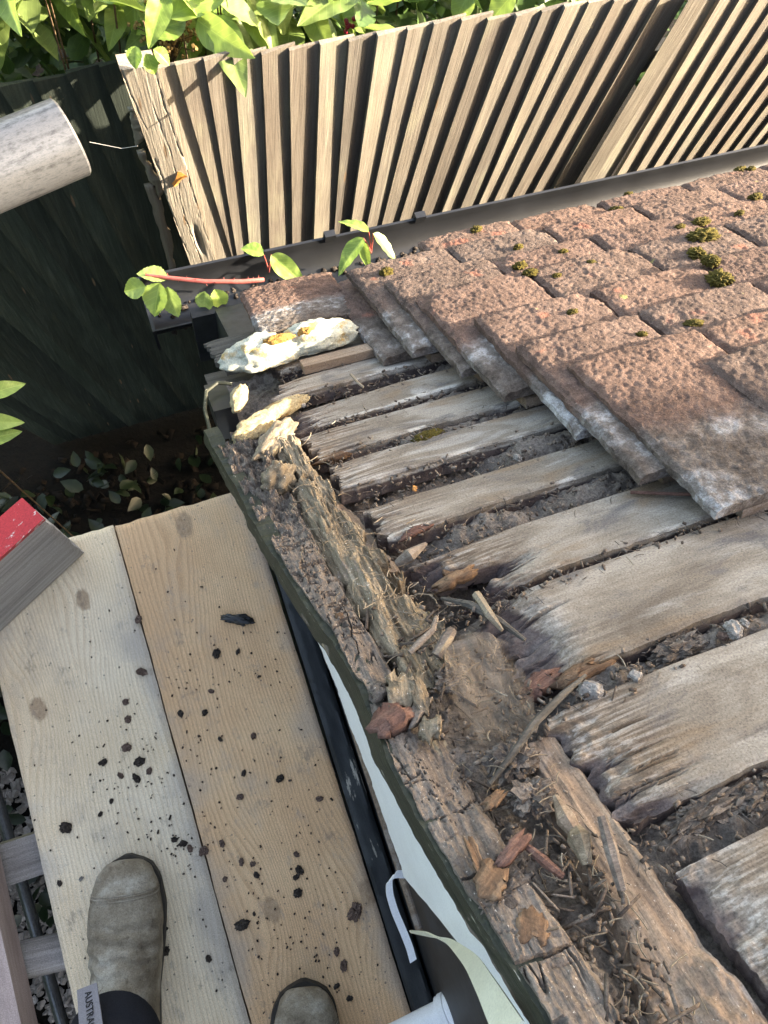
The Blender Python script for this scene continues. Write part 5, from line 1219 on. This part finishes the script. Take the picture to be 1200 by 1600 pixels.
# one continuous clothed body above the boots
bm = bmesh.new(); skin = bm.verts.layers.skin.verify()
aL = mwL @ Vector((.002, -.235, .17)); aR = mwRt @ Vector((.002, -.235, .17))
def bv(p, r1, r2=None):
    v = bm.verts.new(p); v[skin].radius = (r1, r2 or r1); return v
hip = Vector(((aL.x + aR.x) / 2, (aL.y + aR.y) / 2 - .03, .92))
pel = bv(hip, .15, .11); bv_sp = bv(hip + Vector((0, .0, .18)), .14, .10); che = bv(hip + Vector((0, .03, .40)), .17, .11); nec = bv(hip + Vector((0, .04, .56)), .055, .055); hd0 = bv(hip + Vector((0, .07, .64)), .075, .085); hd1 = bv(hip + Vector((0, .09, .74)), .07, .08)
es = [(pel, bv_sp), (bv_sp, che), (che, nec), (nec, hd0), (hd0, hd1)]
for sgn, ak in ((-1, aL), (1, aR)):
    th = bv(hip + Vector((sgn * .10, .0, -.08)), .095); kn_ = bv((hip + Vector((sgn * .10, 0, 0)) + ak) / 2 + Vector((0, .03, -.02)), .066); cf = bv(ak + Vector((0, -.004, .12)), .060); an_ = bv(ak + Vector((0, 0, .03)), .053)
    es += [(pel, th), (th, kn_), (kn_, cf), (cf, an_)]
    sh = bv(hip + Vector((sgn * .19, .03, .46)), .06); el = bv(hip + Vector((sgn * .25, .06, .20)), .045); wr_ = bv(hip + Vector((sgn * .12, .24, .30)), .032); ha = bv(hip + Vector((sgn * .07, .30, .31)), .030, .022)
    es += [(che, sh), (sh, el), (el, wr_), (wr_, ha)]
for a, b in es: bm.edges.new((a, b))
pel[skin].use_root = True
me = bpy.data.meshes.new("body"); bm.to_mesh(me); bm.free(); me.materials.append(M['denim'])
body = obj("body", me, ID4, person, label="dark clothed body above the boots")
sk = body.modifiers.new("skin", 'SKIN'); sk.use_smooth_shade = True
ss = body.modifiers.new("sub", 'SUBSURF'); ss.levels = 2; ss.render_levels = 2
# trouser cuff over the left boot
cu = np.array(mwL @ Vector((.0, -.235, .135)))
ang = np.linspace(0, 2 * math.pi, 40); rows = []
for k, (z, r_) in enumerate([(.122, .058), (.124, .0615), (.15, .0625), (.19, .063), (.26, .062)]):
    off = mwL @ Vector((.002, -.232 + .02 * (k < 2) , z))
    rows.append(np.stack([off.x + np.cos(ang) * r_ * (1 + .03 * np.sin(ang * 3 + k)), off.y + np.sin(ang) * r_ * (1.12 if k < 3 else 1.05), off.z - .012 * np.sin(ang) + .002 * np.sin(ang * 5 + k)], -1))
V_ = np.stack(rows, 0); obj("trouser_cuff", mesh("trouser_cuff", V_, grid_faces(5, 40, 0, True), M['denim'], 180), ID4, person)

# ================================================================== PLANTS
def leaf_mesh(name, L, W_, mat, curl=.15, fold=.25, serr=0.0, seed=0, tip=1.4):
    nu, nv = 22, 11
    u = np.linspace(0, 1, nu); prof = np.sin(math.pi * u ** (1 / tip)) ** .8 * (1 - .12 * u); prof[0] = .03; prof[-1] = .01
    U, A = np.meshgrid(u, np.linspace(-1, 1, nv), indexing='ij')
    p2 = prof[:, None] * (1 + serr * np.abs(((U * 11) % 1) - .5) * (np.abs(A) > .8))
    X = U * L; Y = A * p2 * W_ / 2; Z = -fold * np.abs(Y) * -1 - curl * L * U ** 2 + .012 * L * fbm(U * 5, A * 3, seed=seed) + .010 * L * np.sin(U * 26) * np.abs(A)
    V_ = np.stack([X, Y, Z], -1)
    return mesh(name, V_, grid_faces(nu, nv), mat, 180)
LB = [leaf_mesh("leaf", .115, .055, M['leaf'], .22, .3, 0, 1), leaf_mesh("leaf", .13, .058, M['leafpale'], .15, .25, 0, 2), leaf_mesh("leaf", .10, .045, M['leaf'], .35, .4, 0, 3)]
BR = [leaf_mesh("leaf", .075, .058, M['leaf'], .2, .35, .5, 4, 1.15), leaf_mesh("leaf", .085, .062, M['leafpale'], .15, .3, .5, 5, 1.15), leaf_mesh("leaf", .065, .05, M['leafdark'], .25, .3, .5, 6, 1.15)]
DK = [leaf_mesh("leaf", .085, .075, M['leafdark'], .2, .2, .2, 7, 1.0), leaf_mesh("leaf", .10, .07, M['leafdark'], .15, .25, .3, 8, 1.1), leaf_mesh("leaf", .08, .06, M['leaf'], .2, .3, .3, 9, 1.1)]
def leaf_at(me, p, az, pitch, roll, parent, sc_=1.0, nm="leaf"):
    mw = Matrix.Translation(Vector(p)) @ Euler((roll, -pitch, az), 'XYZ').to_matrix().to_4x4() @ Matrix.Scale(sc_, 4)
    return obj(nm, me, mw, parent)
def shrub(name, label, cat, x0, x1, y0, y1, zc, dz, n, kinds, seed, sc_=(.8, 1.25), group="hedge plants behind the fence"):
    g = np.random.default_rng(seed); base = ((x0 + x1) / 2, (y0 + y1) / 2, GZ)
    e = empty(name, base, label, cat, group); mb = MB()
    ns = 6
    for k in range(ns):
        x, y = g.uniform(x0, x1), g.uniform(y0, y1)
        z1 = zc + .05 - .25 * abs(g.normal(0, .4))
        mb.tube([(base[0] + (x - base[0]) * .2, base[1] + (y - base[1]) * .2, GZ), (x * .7 + base[0] * .3, y * .7 + base[1] * .3, GZ + (z1 - GZ) * .6), (x, y, z1)], [.006, .004, .002], 6)
    obj("stem", mb.me("stem", M['twig']), parent=e)
    for k in range(n):
        x, y = g.uniform(x0, x1), g.uniform(y0, y1) 
        z = zc + dz * fbm(np.array(x * 5), np.array(y * 5), seed=seed, oct=2) - abs(g.normal(0, .06)) - .85 * (y - y0)
        leaf_at(kinds[g.integers(0, len(kinds))], (x, y, float(z)), g.uniform(0, 6.28), g.normal(-.1, .45), g.normal(0, .5), e, g.uniform(*sc_))
    return e
ytop = YF + .05
shrub("laurel_shrub", "bright green long leaved shrub behind the fence at the top left", "shrub", -.42, .24, YF + .24, YF + .62, ZT + .10, .08, 115, LB, 1001, (1.15, 1.8))
shrub("bramble_bush", "mixed green bramble behind the fence, top centre left", "shrub", .15, .70, ytop + .02, ytop + .38, ZT + .07, .07, 105, BR[:2] + [LB[0], LB[1]], 1002, (1.0, 1.6))
shrub("ivy_bush", "dark green bush behind the fence, top centre right", "shrub", .62, 1.35, ytop + .02, ytop + .38, ZT + .05, .06, 80, DK, 1003, (.8, 1.2))
# darker foliage mass further down and behind
def foliage_mass(name, n, box, mat, seed, label, slope=0.0):
    g = np.random.default_rng(seed); V = []; F = []
    base = np.array([(0, 0, 0), (.15, .20, .05), (.42, .30, .07), (.72, .20, .03), (1, 0, -.10), (.72, -.20, .03), (.42, -.30, .07), (.15, -.20, .05), (.45, 0, 0)])
    f = np.array([(i, (i + 1) % 8, 8) for i in range(8)])
    for k in range(n):
        p = np.array([g.uniform(*box[0]), g.uniform(*box[1]), g.uniform(*box[2])])
        p[2] -= slope * (p[1] - box[1][0])
        e = np.array(Euler((g.normal(0, .6), g.normal(0, .6), g.uniform(0, 6.28))).to_matrix())
        V.append(base * g.uniform(.05, .11) @ e.T + p); F.append(f + 9 * k)
    return obj(name, mesh(name, np.concatenate(V), np.concatenate(F), mat, 180), label=label, category="foliage", kind="stuff")
foliage_mass("undergrowth", 9000, ((-1.0, 2.4), (YF + .30, YF + 2.6), (ZT - .75, ZT - .16)), M['leafdark'], 1010, "dense dark undergrowth below the hedge leaves behind the fence", .5)
foliage_mass("hedge_leaves", 1300, ((-.9, 1.5), (YF + .28, YF + .85), (ZT - .12, ZT + .05)), M['leafpale'], 1013, "dense lit green leaf layer of the hedge behind the fence", .85)
foliage_mass("ground_plants", 260, ((-1.5, .1), (.55, 1.40), (GZ + .03, GZ + .22)), M['ivy'], 1011, "low shade darkened green weeds on the ground at the foot of the fence")
foliage_mass("ground_plants", 240, ((-1.5, -.6), (-.6, .5), (GZ + .03, GZ + .25)), M['ivy'], 1012, "low shade darkened green weeds beside the gravel under the scaffold")
# dried flower spray drooping over the fence top
g = np.random.default_rng(1020); fl_ = empty("dried_flower_spray", (.25, ytop + .06, ZT - .4), "brown dried flower spray hanging over the fence top beside the post", "flower spray"); mb = MB(); mbs = MB()
c0 = at_y(262, 45, ytop + .10)
for k in range(46):
    a = g.uniform(0, 6.28); r_ = g.uniform(.0, .065); tip = c0 + np.array([r_ * math.cos(a) * 1.1, r_ * math.sin(a) * .9, g.normal(.0, .035)])
    mbs.tube([c0 + np.array([0, .02, -.12]), (c0 + tip) / 2 + np.array([0, 0, -.02]), tip], .0012, 5)
    for q in range(4):
        b = tip + g.normal(0, .008, 3); mb.box(b, (.007, .006, .006), Euler((g.uniform(0, 3), g.uniform(0, 3), 0)).to_matrix())
obj("stalks", mbs.me("stalks", M['twig']), parent=fl_); obj("seed_heads", mb.me("seed_heads", M['flower'], None), parent=fl_, kind="stuff")
for u, v, az, pi_ in [(228, 92, -1.2, -.9), (212, 80, -2.0, -.5), (240, 85, -.6, -.6)]:
    leaf_at(BR[0], at_y(u, v - 8, YF - .04), az, pi_, .2, fl_, .55)
# red berries
bz = empty("berry_cluster", at_y(548, 40, ytop + .1), "small cluster of red berries above the fence", "berries")
for k in range(9):
    p = at_y(545 + g.normal(0, 7), 36 + g.normal(0, 7), ytop + .08)
    blob("berry", Matrix.Translation(Vector(p)), (.006, .006, .006), M['berry'], bz, 1030 + k, amp=.08, sub=2, flat=-2)
# bramble shoot lying across the gutter end
sh = [at_z(u, v, z) for u, v, z in [(228, 430, .06), (262, 434, .062), (320, 440, .064), (380, 440, .062), (412, 437, .05)]]
shoot = empty("bramble_shoot", sh[-1], "red stemmed bramble shoot with leaves lying over the gutter end", "bramble")
obj("stem", MB().tube(sh, [.0032, .0036, .004, .0042, .0040], 9).me("stem", M['stem']), parent=shoot)
mb = MB()
for k in range(16):
    t_ = k / 16; i = min(3, int(t_ * 4)); p = sh[i] + (sh[i + 1] - sh[i]) * (t_ * 4 - i); a = g.uniform(0, 6.28)
    mb.tube([p, p + np.array([.002, math.cos(a) * .008, math.sin(a) * .008])], [.0015, .0002], 5)
obj("thorns", mb.me("thorns", M['stem']), parent=shoot)
mb = MB()
for (u, v, az, pi_, ro, s_, me) in [(262, 436, 2.7, .2, .3, .62, BR[1]), (250, 442, -2.2, -.5, .2, .80, BR[0]), (262, 448, -1.6, -.7, .6, .66, BR[1]), (228, 448, 2.9, -.3, -.4, .60, BR[0]), (335, 452, -1.2, -.9, .3, .55, BR[0]), (320, 455, -2.0, -1.0, .1, .5, BR[1])]:
    p = at_z(u, v, .055); leaf_at(me, p, az, pi_, ro, shoot, s_)
# two seedlings sprouting from the gutter
def seedling(uv, label, leaves):
    p0 = at_y(uv[0], uv[1], yr - .055); e = empty("seedling", p0, label, "seedling", "seedlings in the gutter"); mb = MB()
    for (u, v, yo, az, pi_, ro, s_, me) in leaves:
        q = at_y(u, v, yr - .055 + yo); mb.tube([p0, (p0 + q) / 2 + np.array([0, 0, .004]), q], [.0016, .0013, .001], 6)
        leaf_at(me, q, az, pi_, ro, e, s_)
    obj("stem", mb.me("stem", M['stem']), parent=e)
seedling((420, 425), "small two leaved green seedling at the far end of the gutter", [(412, 398, .0, 2.6, .25, .2, .55, BR[0]), (424, 398, -.01, -.9, -.35, .5, .72, LB[0])])
seedling((580, 395), "larger four leaved green seedling in the gutter near the joint", [(576, 362, .0, 2.4, .1, .3, .52, LB[0]), (568, 372, -.01, -2.6, -.25, .4, .72, LB[0]), (583, 365, .0, -.8, -.5, -.3, .58, LB[1]), (566, 378, -.01, -1.6, -.4, .4, .5, LB[2])])
# dry leaf on the post and lone leaf at the left edge
p = at_y(272, 292, YF - .038)
dl = leaf_mesh("dry_leaf", .055, .05, M['leafdry'], -.5, -.9, .5, 12, 1.1)
leaf_dry = obj("dry_leaf", dl, Matrix.Translation(Vector(p)) @ Matrix.Rotation(1.25, 4, 'X') @ Matrix.Rotation(.9, 4, 'Z'), None, label="curled orange dry leaf stuck on the cracked post", category="leaf")
wd_ = empty("weed", at_d(-8, 640, 1.5), "bright green weed leaves peeking in at the left edge", "weed")
for u, v, az in [(-22, 618, .2), (-30, 660, -.2), (-30, 690, .1)]:
    leaf_at(LB[0], at_d(u, v, 1.5), az, -.1, .2, wd_, .6)
obj("stem", MB().tube([at_d(-22, 618, 1.5), at_d(-40, 700, 1.6), np.array([at_d(-40, 700, 1.6)[0], at_d(-40, 700, 1.6)[1], GZ])], .002, 6).me("stem", M['twig']), parent=wd_)
# spider threads beside the post
th_ = [at_y(140, 222, YF - .01), at_y(190, 232, YF - .03), at_y(215, 228, YF - .05)]
obj("spider_thread", MB().tube([q - th_[0] for q in th_], .0006, 5).me("spider_thread", M['silk']), Matrix.Translation(Vector(th_[0])), None, label="pale spider thread between scaffold tube and cracked post", category="thread")

# unseen hedge added at the left to block low sky light from the yard
core = MB(); hz_ = np.random.default_rng(1050)
sky_block = empty("hedge", (-2.2, 0, GZ), "added tall dark hedge, out of view at the left, blocking low sky light", "hedge")
U, Z = np.meshgrid(np.linspace(-3.2, 1.75, 60), np.linspace(GZ, 1.1, 40), indexing='ij')
top = np.stack([-1.75 - .12 * fbm(U * 2, Z * 2, seed=1051) - .25 * sst(.7, 1.1, Z), U, Z], -1); bot = np.stack([-2.5 + 0 * U, U, Z], -1)
V_, F_ = shell(top, bot); obj("core", mesh("core", V_, F_, M['leafdark'], 180), parent=sky_block)
gg = np.random.default_rng(1052); V = []; F = []
base = np.array([(0, 0, 0), (.15, .20, .05), (.42, .30, .07), (.72, .20, .03), (1, 0, -.10), (.72, -.20, .03), (.42, -.30, .07), (.15, -.20, .05), (.45, 0, 0)]); f_ = np.array([(i, (i + 1) % 8, 8) for i in range(8)])
for k in range(6000):
    p = np.array([-1.70 + gg.normal(0, .07), gg.uniform(-3.2, 1.75), gg.uniform(GZ, 1.12)]); e_ = np.array(Euler((gg.normal(0, .8), gg.normal(0, .8), gg.uniform(0, 6.28))).to_matrix())
    V.append(base * gg.uniform(.05, .1) @ e_.T + p); F.append(f_ + 9 * k)
obj("leaves", mesh("leaves", np.concatenate(V), np.concatenate(F), M['leafdark'], 180), parent=sky_block, kind="stuff")
